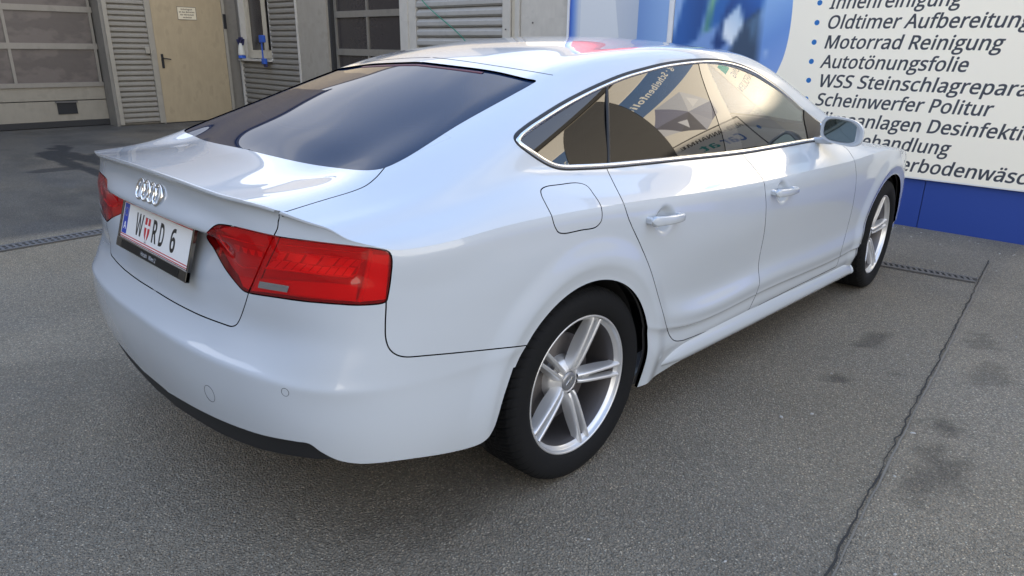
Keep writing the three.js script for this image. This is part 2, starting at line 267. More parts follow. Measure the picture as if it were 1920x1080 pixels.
function toGeo(sh, { flange = .012, offset = 0, mirror = false } = {}) {
  const P = sh.P.slice(), N = sh.N.slice(), I = sh.I.slice();
  if (offset) for (let i = 0; i < P.length; i++) P[i] += N[i] * offset;
  if (flange && sh.E) for (let k = 0; k < sh.E.length; k += 2) {
    const a = sh.E[k], b = sh.E[k + 1]; if (NOFLANGE.some(p => Math.hypot(P[a * 3] - p[0], P[a * 3 + 1] - p[1], P[a * 3 + 2] - p[2]) < .012)) continue; const A = [0, 1, 2].map(c => P[a * 3 + c]), B = [0, 1, 2].map(c => P[b * 3 + c]);
    const A2 = A.map((x, c) => x - N[a * 3 + c] * flange), B2 = B.map((x, c) => x - N[b * 3 + c] * flange);
    const e = B.map((x, c) => x - A[c]), m = [0, 1, 2].map(c => N[a * 3 + c]); let n = [e[1] * m[2] - e[2] * m[1], e[2] * m[0] - e[0] * m[2], e[0] * m[1] - e[1] * m[0]]; const l = Math.hypot(...n) || 1; n = n.map(x => x / l);
    const o = P.length / 3; P.push(...A, ...B, ...B2, ...A2); for (let i = 0; i < 4; i++) N.push(...n); I.push(o, o + 1, o + 2, o, o + 2, o + 3);
  }
  if (mirror) { for (let i = 2; i < P.length; i += 3) { P[i] = -P[i]; N[i] = -N[i]; } for (let i = 0; i < I.length; i += 3) [I[i + 1], I[i + 2]] = [I[i + 2], I[i + 1]]; }
  const g = new THREE.BufferGeometry();
  g.setAttribute('position', new THREE.Float32BufferAttribute(P, 3)); g.setAttribute('normal', new THREE.Float32BufferAttribute(N, 3)); g.setIndex(I);
  return g;
}
const both = (sh, opt = {}) => mergeGeometries([toGeo(sh, opt), toGeo(sh, { ...opt, mirror: true })]);
function joinGeo(list) { return mergeGeometries(list); }

// grids
const XU = []; { let x = -1.04; while (x < 3.74) { XU.push(x); x += x < .35 ? .010 : x < 2.3 ? .013 : .03; } XU.push(3.75); }
const NT = 132;
let U = gridSheet(XU.length - 1, NT, (i, j) => evalU(XU[i], j / NT), (i, j) => [XU[i], j / NT]);
const SW = []; { let s = 0; while (s < plan.L - .005) { SW.push(s); s += s < 2.2 ? .0085 : s < 4.6 ? .012 : .025; } SW.push(plan.L); }
const NV = 110;
const colsW = SW.map(columnW);
let W = gridSheet(SW.length - 1, NV, (i, j) => colsW[i](j / NV), (i, j) => [SW[i], j / NV]);
for (const sh of [U, W]) { for (let i = 0; i < sh.N.length; i++) sh.N[i] = -sh.N[i]; for (let i = 0; i < sh.I.length; i += 3) [sh.I[i + 1], sh.I[i + 2]] = [sh.I[i + 2], sh.I[i + 1]]; }
// centre-plane normals
for (const sh of [U, W]) for (let i = 0; i < sh.P.length / 3; i++) if (Math.abs(sh.P[i * 3 + 2]) < 1e-6) { const l = Math.hypot(sh.N[i * 3], sh.N[i * 3 + 1]) || 1; sh.N[i * 3] /= l; sh.N[i * 3 + 1] /= l; sh.N[i * 3 + 2] = 0; }

// cut the upper sheet along the shoulder line
{
  const p3 = [], poly = [];
  for (let i = 0; i < SW.length; i++) p3.push(colsW[i](0));
  // sign in plan
  const D = dist(U, { p3, poly: [[9, 9], [9.1, 9], [9, 9.1]] });
  const pl = [[-1.2, -1]].slice(0, 0); for (const p of p3) pl.push([p[0], p[2]]); pl.push([p3[p3.length - 1][0], -.1], [p3[0][0], -.1]);
  for (let i = 0; i < D.length; i++) {
    const a = U.P[i * 3], b = U.P[i * 3 + 2]; let ins = false;
    for (let k = 0, m = pl.length - 1; k < pl.length; m = k++) { const [xa, ya] = pl[k], [xb, yb] = pl[m]; if ((ya > b) !== (yb > b) && a < (xb - xa) * (b - ya) / (yb - ya) + xa) ins = !ins; }
    D[i] = (ins ? -D[i] : D[i]) - .0009;
  }
  U = clip(U, D); U.E = [];
}
// ------------------------------------------------------------------ a pixel of the photograph -> a point of a sheet
function caster(sh) {
  const n = sh.I.length / 3, bb = new Float64Array(n * 4);
  const pr = i => { const x = sh.P[i * 3] - EYE.x, y = sh.P[i * 3 + 1] - EYE.y, z = sh.P[i * 3 + 2] - EYE.z; const d = x * camF.x + y * camF.y + z * camF.z; return [960 + FOCAL * (x * camR.x + y * camR.y + z * camR.z) / d, 540 - FOCAL * (x * camU.x + y * camU.y + z * camU.z) / d, d]; };
  const px = []; for (let i = 0; i < sh.P.length / 3; i++) px.push(pr(i));
  const cell = 16, buckets = new Map();
  for (let t = 0; t < n; t++) {
    const a = px[sh.I[t * 3]], b = px[sh.I[t * 3 + 1]], c = px[sh.I[t * 3 + 2]];
    if (a[2] < .1 || b[2] < .1 || c[2] < .1) continue;
    { const i = sh.I[t * 3]; if ((sh.P[i * 3] - EYE.x) * sh.N[i * 3] + (sh.P[i * 3 + 1] - EYE.y) * sh.N[i * 3 + 1] + (sh.P[i * 3 + 2] - EYE.z) * sh.N[i * 3 + 2] > 0) continue; }   // faces turned away
    const x0 = Math.floor(Math.min(a[0], b[0], c[0]) / cell), x1 = Math.floor(Math.max(a[0], b[0], c[0]) / cell), y0 = Math.floor(Math.min(a[1], b[1], c[1]) / cell), y1 = Math.floor(Math.max(a[1], b[1], c[1]) / cell);
    if (x1 - x0 > 60 || y1 - y0 > 60) continue;
    for (let i = x0; i <= x1; i++) for (let j = y0; j <= y1; j++) { const k = i * 10000 + j; let l = buckets.get(k); if (!l) buckets.set(k, l = []); l.push(t); }
  }
  return (X, Y) => {
    let best = null;
    for (const t of buckets.get(Math.floor(X / cell) * 10000 + Math.floor(Y / cell)) || []) {
      const i = sh.I[t * 3], j = sh.I[t * 3 + 1], k = sh.I[t * 3 + 2], a = px[i], b = px[j], c = px[k];
      const den = (b[1] - c[1]) * (a[0] - c[0]) + (c[0] - b[0]) * (a[1] - c[1]), u = ((b[1] - c[1]) * (X - c[0]) + (c[0] - b[0]) * (Y - c[1])) / den, v = ((c[1] - a[1]) * (X - c[0]) + (a[0] - c[0]) * (Y - c[1])) / den, w = 1 - u - v;
      if (u < -1e-6 || v < -1e-6 || w < -1e-6) continue;
      const iu = u / a[2], iv = v / b[2], iw = w / c[2], s = iu + iv + iw, d = 1 / s;
      if (best && best.d < d) continue;
      const l = (A, m, c) => (A[i * m + c] * iu + A[j * m + c] * iv + A[k * m + c] * iw) / s;
      best = { d, p: [l(sh.P, 3, 0), l(sh.P, 3, 1), l(sh.P, 3, 2)], q: [l(sh.Q, 2, 0), l(sh.Q, 2, 1)], n: [l(sh.N, 3, 0), l(sh.N, 3, 1), l(sh.N, 3, 2)] };
    }
    return best;
  };
}
const castU = caster(U), castW = caster(W);
const ring3 = colsW.map(f => f(0));
const tOf = (x, z) => { const s = sec(x); let lo = 0, hi = 1; for (let i = 0; i < 40; i++) { const m = (lo + hi) / 2; if (s.z(m) < z) lo = m; else hi = m; } return (lo + hi) / 2; };
function onRing(X, Y) {                       // the point of the shoulder line seen nearest to a pixel
  let best = 1e9, bi = 0; ring3.forEach((p, i) => { const x = p[0] - EYE.x, y = p[1] - EYE.y, z = p[2] - EYE.z, d = x * camF.x + y * camF.y + z * camF.z; if (d < .1) return; const e = Math.hypot(960 + FOCAL * (x * camR.x + y * camR.y + z * camR.z) / d - X, 540 - FOCAL * (x * camU.x + y * camU.y + z * camU.z) / d - Y); if (e < best) { best = e; bi = i; } });
  const p = ring3[bi]; return { p, qU: [p[0], tOf(p[0], p[2])], qW: [SW[bi], 0] };
}
// end a cut at the shoulder line: run it exactly through the ring point and a little beyond
function toRing(h, r, k, atStart) {
  const list = atStart ? h.slice().reverse() : h.slice(), keep = list.filter(a => Math.hypot(a.p[0] - r.p[0], a.p[1] - r.p[1], a.p[2] - r.p[2]) > .008), l = keep[keep.length - 1];
  const q = k === 'U' ? r.qU : r.qW, g = 1 + .03 / (Math.hypot(r.p[0] - l.p[0], r.p[1] - l.p[1], r.p[2] - l.p[2]) + 1e-6);
  const ext = { p: l.p.map((v, c) => lerp(v, r.p[c], g)), q: [lerp(l.q[0], q[0], g), k === 'U' ? q[1] + .12 : -.12] };
  const out = [...keep, { p: r.p, q }, ext]; return atStart ? out.reverse() : out;
}
// smooth pixel curve -> sheet points (points that miss the sheet are dropped)
function trace(cast, px, { closed = false, step = 4 } = {}) {
  const c = new THREE.CatmullRomCurve3(px.map(([x, y]) => new THREE.Vector3(x, y, 0)), closed, 'centripetal');
  const n = Math.max(8, Math.ceil(c.getLength() / step)), out = [];
  for (let i = 0; i <= n - (closed ? 1 : 0); i++) { const p = c.getPointAt(i / n), h = cast(p.x, p.y); if (h) out.push(h); }
  return out;
}
const outline = h => ({ p3: [...h.map(x => x.p), h[0].p], poly: h.map(x => x.q) });

// ------------------------------------------------------------------ outlines read from the photograph (1920 x 1080 pixels)
const hits = (cast, px, o) => trace(cast, px, o);
const open3 = h => h.map(x => x.p), openQ = h => h.map(x => x.q);
const panelOutline = (h, close) => ({ p3: open3(h), poly: [...openQ(h), ...close] });
const LAMP = outline(hits(castW, [[387, 441.7], [395.4, 429], [407, 421.5], [422.5, 421.9], [515, 442.7], [595, 454], [668, 462.5], [714, 467.7], [729, 472], [734.4, 483], [733, 516.7], [727, 556], [723.5, 565.6], [681, 572], [631, 570], [568, 564.6], [514, 557], [466, 549], [456, 544.8], [443, 531], [422.5, 504], [401.7, 466.7]], { closed: true }));
const flapPx = [[1014.4, 356], [1022, 350.5], [1050, 346], [1082, 342.9], [1100, 348], [1113, 364], [1126.5, 386], [1129, 405], [1127, 415], [1117, 426], [1090, 431.5], [1056, 437.8], [1047, 435.5], [1040, 424], [1034, 404], [1024, 384], [1015, 365]];
const flapH = (() => { const c = new THREE.CatmullRomCurve3(flapPx.map(([x, y]) => new THREE.Vector3(x, y, 0)), true, 'centripetal'), out = []; for (let i = 0; i < 110; i++) { const p = c.getPointAt(i / 110), a = castU(p.x, p.y), b = castW(p.x, p.y); out.push(!a || (b && b.d < a.d) ? { ...b, k: 'W' } : { ...a, k: 'U' }); } return out; })();
const flap3 = [...flapH.map(h => h.p), flapH[0].p];
const FLAP_W = { p3: flap3, poly: [] }, FLAP_U = { p3: flap3, poly: [] };
{ const n = flapH.length, i0 = flapH.findIndex((h, i) => h.k === 'W' && flapH[(i + n - 1) % n].k === 'U'), j0 = flapH.findIndex((h, i) => h.k === 'U' && flapH[(i + n - 1) % n].k === 'W');
  const w = [], u = []; for (let k = 0; k < n; k++) { const h = flapH[(i0 + k) % n]; if (h.k !== 'W') break; w.push(h.q); } for (let k = 0; k < n; k++) { const h = flapH[(j0 + k) % n]; if (h.k !== 'U') break; u.push(h.q); }
  FLAP_W.poly.push(...w, [w[w.length - 1][0], -.1], [w[0][0], -.1]); FLAP_U.poly.push(...u, [u[u.length - 1][0], 1.1], [u[0][0], 1.1]); }
const DLO = outline(hits(castU, [[963, 256], [968, 269], [990, 287], [1016, 304.5], [1036, 314.5], [1057, 318.7], [1090, 318.3], [1137.8, 315.8], [1200, 310], [1280, 301.3], [1392, 288.8], [1460, 277.5], [1510, 268.5], [1538, 262.5], [1549, 255], [1541, 234], [1522, 219], [1504, 203.5], [1482, 183], [1460, 164], [1437, 147], [1415.6, 133], [1393, 122.5], [1371, 115.6], [1348, 111.5], [1326.7, 110], [1304, 110.7], [1280, 113], [1242, 118.5], [1204, 127.8], [1170, 137.5], [1137.8, 150], [1090, 172], [1048.9, 194], [1010, 218.5], [982, 237.5]], { closed: true, step: 3 }));
const rearGlassH = hits(castU, [[425, 270], [490, 287.5], [580, 307.5], [642.5, 316], [680, 319.3], [704, 318.4], [722, 314.5], [760, 296.7], [861.7, 233], [960, 178.5], [995, 159], [1006, 151.4], [985, 146.5], [926.7, 133], [843, 121.7], [760, 113], [693, 111.7]], { step: 3 });
const gb = rearGlassH[0], gt = rearGlassH[rearGlassH.length - 1];
const REARGLASS = panelOutline(rearGlassH, [[gt.q[0], -.1], [gb.q[0], -.1]]);

const rTrunk = onRing(520.5, 402.5), rRear = onRing(1168.9, 380), rMid = onRing(1432, 338), rFront = onRing(1602, 300); NOFLANGE.push(rTrunk.p, rRear.p, rMid.p, rFront.p);
const rdU = toRing(hits(castU, [[1136, 311], [1139, 319], [1148.9, 340], [1160, 362], [1168, 378]]), rRear, 'U'), spU = toRing(hits(castU, [[1390, 284], [1393, 290], [1411, 311], [1429, 334]]), rMid, 'U'), fdU = toRing(hits(castU, [[1543, 254], [1560, 262], [1580, 273], [1592, 284], [1600, 297]]), rFront, 'U');
const rdW = toRing(hits(castW, [[1170.5, 385], [1181, 415.6], [1202, 462], [1220, 506.7], [1235.6, 560], [1244, 590], [1251.9, 620], [1256.5, 631], [1264, 638.5], [1276, 639], [1300, 631], [1333.3, 616.6], [1405, 581], [1491.5, 537.5], [1592, 488]]), rRear, 'W', true);
const spW = toRing(hits(castW, [[1433.5, 345], [1436.5, 386.7], [1433, 435.6], [1424.5, 480], [1422, 500], [1423.5, 520], [1424, 531.5], [1418, 551], [1406.4, 576], [1400, 590]]), rMid, 'W', true);
const fdW = toRing(hits(castW, [[1603.5, 307], [1605.6, 333], [1600, 380], [1586.7, 435.6], [1569, 497.8], [1560, 520]]), rFront, 'W', true);
const last = a => a[a.length - 1];
const inWin = [castU(1145, 250).q, castU(1380, 230).q, castU(1525, 245).q];
const RDOOR_U = { p3: [...open3(rdU), [NaN, 0, 0], ...open3(spU)], poly: [...openQ(rdU), [last(rdU).q[0], 1.4], [last(spU).q[0], 1.4], ...openQ(spU).reverse(), inWin[1], inWin[0]] };
const FDOOR_U = { p3: [...open3(spU), [NaN, 0, 0], ...open3(fdU)], poly: [...openQ(spU), [last(spU).q[0], 1.4], [last(fdU).q[0], 1.4], ...openQ(fdU).reverse(), inWin[2], inWin[1]] };
// the doors' lower edge is one line: split it at the door gap
const corner = rdW.findIndex(h => h.p[0] > 1.14 && h.p[1] < .36), spEnd = spW.findIndex(h => h.p[1] < rdW[corner].p[1] - .001);
const spCut = spW.slice(0, spEnd < 0 ? spW.length : spEnd), rdRear = rdW.slice(0, corner + 1), bot2 = rdW.slice(corner), fdEnd = fdW.findIndex(h => h.p[1] < last(bot2).p[1] + .012), fdCut = fdW.slice(0, fdEnd < 0 ? fdW.length : fdEnd), bot2c = bot2.filter(h => h.p[0] < last(fdCut).p[0]);
const RDOOR_W = { p3: [...open3(rdRear), ...open3(spCut).reverse()], poly: [...openQ(rdRear), ...openQ(spCut).reverse(), [spCut[0].q[0], -.3], [rdRear[0].q[0], -.3]] };
const FDOOR_W = { p3: [...open3(spCut), ...open3(bot2c), ...open3(fdCut).reverse()], poly: [...openQ(spCut), ...openQ(bot2c), ...openQ(fdCut).reverse(), [fdCut[0].q[0], -.3], [spCut[0].q[0], -.3]] };
const tkU = toRing(hits(castU, [[727, 309], [719, 317], [707, 331], [687, 347.5], [663, 358], [607, 375], [560, 389.5], [530, 399]]), rTrunk, 'U');
const TRUNK_U = { p3: open3(tkU), poly: [...openQ(tkU), [last(tkU).q[0], 1.4], [-1.3, 1.4], [-1.3, -.2], [tkU[0].q[0] + .2, -.2], [tkU[0].q[0] + .2, tkU[0].q[1]]] };
const tkBot = [[466, 549], [459, 573], [449, 600], [443, 609], [435, 612], [416.7, 606.7], [373, 590], [326.7, 566.7], [295, 547.5], [270, 531]];
const tkW = [...toRing(hits(castW, [[521.5, 414], [521.5, 420], [520, 429], [513, 443], [495, 482], [466, 549]]), rTrunk, 'W', true), ...hits(castW, tkBot)];
const TRUNK_W = { p3: open3(tkW), poly: [...openQ(tkW), [-.3, last(tkW).q[1]], [-.3, -.3], [tkW[0].q[0], -.3]] };
const bpW = [...hits(castW, [[1010, 644.5], [985, 648], [940, 653], [806.7, 666], [757, 669], [741, 664], [730, 654], [723.5, 636], [722.5, 610], [724, 572], [724, 565]]), ...hits(castW, [[700, 560], [560, 552], [466, 549]]), ...hits(castW, tkBot)];
const BUMPER_W = { p3: open3(bpW), poly: [...openQ(bpW), [-.3, last(bpW).q[1]], [-.3, 1.3], [bpW[0].q[0], 1.3]] };
const seamU = hits(castU, [[1037, 141], [1000, 134.5], [930, 123.5], [850, 112], [770, 104], [700, 100]]);
// lower edge of the bumper and of the black valance under it
const bbW = hits(castW, [[962, 690], [944, 745], [934, 780], [926, 803], [915, 821], [898, 833], [848, 847.5], [765, 860.8], [698, 868.7], [665, 868.7], [631.7, 862], [602.5, 847.5], [579.6, 831.7], [556.7, 828], [494, 816], [431.7, 795], [373, 768], [315, 735]]);
const BUMPLOW = { p3: open3(bbW), poly: [...openQ(bbW), [-.3, last(bbW).q[1]], [-.3, 1.6], [bbW[0].q[0] + .3, 1.6], [bbW[0].q[0] + .3, bbW[0].q[1]]] };
const dfW = hits(castW, [[640, 860], [611, 866], [536, 858], [473, 843], [411, 818], [348, 781], [320, 762]]);
const DIFFLOW = { p3: open3(dfW), poly: [...openQ(dfW), [-.3, last(dfW).q[1]], [-.3, 1.6], [dfW[0].q[0] + .5, 1.6], [dfW[0].q[0] + .5, dfW[0].q[1]]] };
const sillW = hits(castW, [[1172, 716], [1184.8, 706], [1240, 681], [1323.7, 645], [1419.6, 599.8], [1515.4, 548.3], [1590, 509]]);


// ------------------------------------------------------------------ cut the sheets into panels
const archCut = sh => { for (const [ax, ay, ar] of ARCH) { const D = new Float64Array(sh.P.length / 3); for (let i = 0; i < D.length; i++) { const x = sh.P[i * 3] - ax, y = sh.P[i * 3 + 1] - ay, z = sh.P[i * 3 + 2]; D[i] = z > .45 ? ar - Math.hypot(x, y < -.05 ? y * .86 - .007 : y) : 1e-3 * -1; if (z <= .45) D[i] = -.1; } sh = clip(sh, D); } return sh; };
W.E = [];
let Wb = archCut(W);
const part = {};
const cut = (key, o) => { part[key] = inside(Wb, o, -GAP); Wb = outside(Wb, o, GAP); };
cut('lamp', LAMP); cut('flapW', FLAP_W); cut('trunkW', TRUNK_W); cut('bumper', BUMPER_W); part.valance = outside(inside(part.bumper, BUMPLOW, .012), DIFFLOW, 0); part.bumper = outside(part.bumper, BUMPLOW, 0); cut('rdoorW', RDOOR_W); cut('fdoorW', FDOOR_W);
let Ub = outside(U, DLO, -.003);
part.rearGlass = inside(U, REARGLASS, -.0025); Ub = outside(Ub, REARGLASS, 0);
const cutU = (key, o) => { part[key] = inside(Ub, o, -GAP); Ub = outside(Ub, o, GAP); };
cutU('trunkU', TRUNK_U); cutU('flapU', FLAP_U); cutU('rdoorU', RDOOR_U); cutU('fdoorU', FDOOR_U);
// windows
const divP = hits(castU, [[1138, 159], [1138.6, 170], [1141, 225], [1142.6, 309]]), bl = hits(castU, [[1306, 100], [1312, 124], [1337, 200], [1363, 282], [1367, 296]]), br = hits(castU, [[1320, 100], [1328, 121], [1362, 196], [1395, 280], [1399, 293]]), af = hits(castU, [[1494, 190], [1504, 206], [1513, 240], [1517, 275]]);
const glassAll = inside(U, DLO, -.013);
{ // the panes are one smooth curved surface: z as a cubic in x and y fitted to the sheet
  const T = (x, y) => { const a = (x - .9) / 1.2, b = (y - 1.12) / .2; return [1, a, b, a * a, a * b, b * b, a * a * a, a * a * b, a * a * a * a]; }, m = 9, A = Array.from({ length: m }, () => new Float64Array(m + 1));
  for (let i = 0; i < glassAll.P.length / 3; i++) { const v = T(glassAll.P[i * 3], glassAll.P[i * 3 + 1]), z = glassAll.P[i * 3 + 2]; for (let r = 0; r < m; r++) { for (let c = 0; c < m; c++) A[r][c] += v[r] * v[c]; A[r][m] += v[r] * z; } }
  for (let r = 0; r < m; r++) { let p = r; for (let k = r + 1; k < m; k++) if (Math.abs(A[k][r]) > Math.abs(A[p][r])) p = k; [A[r], A[p]] = [A[p], A[r]]; for (let k = 0; k < m; k++) if (k !== r) { const f = A[k][r] / A[r][r]; for (let c = r; c <= m; c++) A[k][c] -= f * A[r][c]; } }
  const co = A.map((row, r) => row[m] / row[r]), Z = (x, y) => T(x, y).reduce((q, v, i) => q + v * co[i], 0); let worst = 0;
  for (let i = 0; i < glassAll.P.length / 3; i++) { const x = glassAll.P[i * 3], y = glassAll.P[i * 3 + 1], z = Z(x, y); worst = Math.max(worst, Math.abs(z - glassAll.P[i * 3 + 2])); glassAll.P[i * 3 + 2] = z; const e = 1e-4, zx = (Z(x + e, y) - Z(x - e, y)) / (2 * e), zy = (Z(x, y + e) - Z(x, y - e)) / (2 * e), l = Math.hypot(zx, zy, 1); glassAll.N[i * 3] = -zx / l; glassAll.N[i * 3 + 1] = -zy / l; glassAll.N[i * 3 + 2] = 1 / l; }

}
const WIN = (a, b) => ({ p3: [...(a ? [...open3(a), [NaN, 0, 0]] : []), ...(b ? open3(b) : [])], poly: [...(a ? ext(openQ(a)) : [[-1, .3], [-1, 1.1]]), ...(b ? ext(openQ(b)).reverse() : [[3, 1.1], [3, .3]])] });
function ext(q) { const a = q[0], b = q[q.length - 1], d = [(b[0] - a[0]) * .4, (b[1] - a[1]) * .4]; return [[a[0] - d[0], a[1] - d[1]], ...q, [b[0] + d[0], b[1] + d[1]]]; }

part.quarterGlass = inside(glassAll, WIN(null, divP), -.003);
part.rearDoorGlass = inside(glassAll, WIN(divP, bl), -.003);
part.pillar = inside(glassAll, WIN(bl, br), -.001);
part.frontDoorGlass = inside(glassAll, WIN(br, af), -.003);
part.sail = inside(glassAll, WIN(af, null), -.001);
// windscreen (from the A-pillar line inwards)
const WS = { p3: [], poly: [] };
{
  const zTop = x => c3z(x) - .02; const tAt = (x, z) => { let lo = 0, hi = 1; const s = sec(x); for (let i = 0; i < 40; i++) { const m = (lo + hi) / 2; if (s.z(m) < z) lo = m; else hi = m; } return (lo + hi) / 2; };
  const chain = []; for (let i = 0; i <= 12; i++) { const z = zTop(1.55) * i / 12; chain.push([1.60 - .05 * (i / 12) ** 2, z]); }
  for (let i = 1; i <= 30; i++) { const x = 1.55 + (2.42 - 1.55) * i / 30; chain.push([x, zTop(x)]); }
  for (let i = 1; i <= 12; i++) { const k = 1 - i / 12; chain.push([2.42 + .10 * (1 - k * k), zTop(2.42) * k]); }
  for (const [x, z] of chain) { const t = tAt(x, Math.max(z, 1e-5)); WS.p3.push(evalU(x, t)); WS.poly.push([x, t]); }
  WS.poly.push([2.52, -.2], [1.60, -.2]);
}
part.windscreen = inside(U, WS, -.002); Ub = outside(Ub, WS, 0);
for (const k in part) if (!part[k].I.length) console.log('EMPTY', k);

// ------------------------------------------------------------------ the car
const car = group(scene, 'car');
tag(car, 'white five-door fastback car with red tail lamps parked in the yard', 'car');
const mirrorGeo = g => { const h = g.clone(), p = h.attributes.position, n = h.attributes.normal; for (let i = 0; i < p.count; i++) { p.setZ(i, -p.getZ(i)); if (n) n.setZ(i, -n.getZ(i)); } if (h.index) { const a = h.index.array; for (let i = 0; i < a.length; i += 3) { const t = a[i + 1]; a[i + 1] = a[i + 2]; a[i + 2] = t; } } else { for (const k of Object.keys(h.attributes)) { const at = h.attributes[k], s = at.itemSize; for (let i = 0; i < at.count; i += 3) for (let c = 0; c < s; c++) { const t = at.array[(i + 1) * s + c]; at.array[(i + 1) * s + c] = at.array[(i + 2) * s + c]; at.array[(i + 2) * s + c] = t; } } } return h; };
function pair(name, geo, mat, parent = car) { return [add(parent, name, geo, mat), add(parent, name, mirrorGeo(geo), mat)]; }
// closed strip behind the shoulder line
function ledgeStrip() {
  const P = [], N = [], I = [];
  ring3.forEach((p, i) => { const q = plan.at(SW[i]); P.push(...p, p[0] - q.nx * .02, p[1] - .012, p[2] - q.nz * .02); N.push(q.nx * .3, .95, q.nz * .3, q.nx * .3, .95, q.nz * .3); if (i) { const a = i * 2 - 2; I.push(a, a + 1, a + 3, a, a + 3, a + 2); } });
  const g = new THREE.BufferGeometry(); g.setAttribute('position', new THREE.Float32BufferAttribute(P, 3)); g.setAttribute('normal', new THREE.Float32BufferAttribute(N, 3)); g.setIndex(I); return g;
}
const ledge = ledgeStrip();
const body = add(car, 'body_shell', joinGeo([both(Ub), both(Wb), ledge, mirrorGeo(ledge)]), M.paint);
// dark inner shell behind gaps and openings (door cavities, pillars)
{
  let Wi = archCut(W); Wi = { ...Wi, E: [] };
  for (const o of [BUMPLOW]) Wi = outside(Wi, o, -.004);
  Wi = clip(Wi, Float64Array.from({ length: Wi.P.length / 3 }, (_, i) => Wi.Q[i * 2] < 1.15 && Wi.Q[i * 2 + 1] < .40 ? 1 : -1)); Wi.E = []; const iw = both(Wi, { offset: -.022, flange: 0 });
  let Ui = outside(outside(outside(U, DLO, .004), REARGLASS, .002), WS, .002); Ui = clip(Ui, Float64Array.from({ length: Ui.P.length / 3 }, (_, i) => -.48 - Ui.P[i * 3])); Ui.E = [];
  add(car, 'inner_shell', joinGeo([iw, both(Ui, { offset: -.016, flange: 0 })]), M.liner);
}
const rearBumper = add(car, 'rear_bumper', both(part.bumper, { flange: .02 }), M.paint);
part.valance = clip(part.valance, Float64Array.from({ length: part.valance.P.length / 3 }, (_, i) => part.valance.Q[i * 2] - dfW[0].q[0] - .04)); part.valance.E = [];
add(car, 'lower_valance', both(part.valance, { offset: -.010, flange: .0 }), M.blackPlastic);
const trunk = add(car, 'trunk_lid', joinGeo([both(part.trunkU, { flange: .006 }), both(part.trunkW, { flange: .006 })]), M.paint);
{ // rounded lip along the spoiler edge
  const k = SW.findIndex(v => v >= rTrunk.qW[0]), lipTube = (i0, i1, r0, r1) => { const pts = []; for (let i = i0; i <= i1; i += 2) { const q = plan.at(SW[i]), t = (i - i0) / (i1 - i0), r = lerp(r0, r1, t); pts.push(new THREE.Vector3(ring3[i][0] - q.nx * r * .92, ring3[i][1] - r * .86, Math.max(0, ring3[i][2] - q.nz * r * .92))); } const c = new THREE.CatmullRomCurve3(pts), g = new THREE.TubeGeometry(c, pts.length * 2, 1, 10), P = g.attributes.position, n = 11, N = pts.length * 2; for (let a = 0; a <= N; a++) { const ctr = c.getPointAt(a / N), r = lerp(r0, r1, a / N); for (let b = 0; b < n; b++) { const o = a * n + b; P.setXYZ(o, ctr.x + (P.getX(o) - ctr.x) * r, ctr.y + (P.getY(o) - ctr.y) * r, ctr.z + (P.getZ(o) - ctr.z) * r); } } return g; };
  const a = lipTube(0, k - 1 - (k - 1) % 2, .0062, .0058); add(trunk, 'spoiler_lip', merge([a, mirrorGeo(a)]), M.paint);
  const e = SW.findIndex((v, i) => ring3[i][0] > -.74 && ring3[i][2] > .5); const b = lipTube(k, e - (e - k) % 2, .0058, .0022); add(body, 'shoulder_lip', merge([b, mirrorGeo(b)]), M.paint).userData.kind = 'stuff';
}
const rdGeo = joinGeo([toGeo(part.rdoorU), toGeo(part.rdoorW)]), fdGeo = joinGeo([toGeo(part.fdoorU), toGeo(part.fdoorW)]);
const rearDoors = pair('rear_door', rdGeo, M.paint), frontDoors = pair('front_door', fdGeo, M.paint);
add(car, 'fuel_flap', joinGeo([toGeo(part.flapU), toGeo(part.flapW)]), M.paint);
// glass
add(car, 'rear_window', (() => { const sh = { ...part.rearGlass, P: part.rearGlass.P.slice(), E: [] }; for (let i = 0; i < sh.P.length / 3; i++) { const o = -.003 - .003 * sstep(-.15, .11, sh.P[i * 3]); for (let c = 0; c < 3; c++) sh.P[i * 3 + c] += sh.N[i * 3 + c] * o; } return both(sh, { flange: 0 }); })(), M.glassBack);
add(car, 'windscreen', both({ ...part.windscreen, E: [] }, { offset: -.004, flange: 0 }), M.glassFront);
for (const m of pair('quarter_window', toGeo({ ...part.quarterGlass, E: [] }, { offset: -.004, flange: 0 }), M.glassRear)) m.userData.label = 'small pointed dark rear side window';
pair('side_window', toGeo({ ...part.rearDoorGlass, E: [] }, { offset: -.004, flange: 0 }), M.glassRear);
pair('side_window', toGeo({ ...part.frontDoorGlass, E: [] }, { offset: -.004, flange: 0 }), M.glassFront);
pair('door_pillar_trim', toGeo(part.pillar, { offset: -.0025 }), M.pianoBlack);
pair('mirror_base', toGeo(part.sail, { offset: -.001 }), M.blackPlastic);
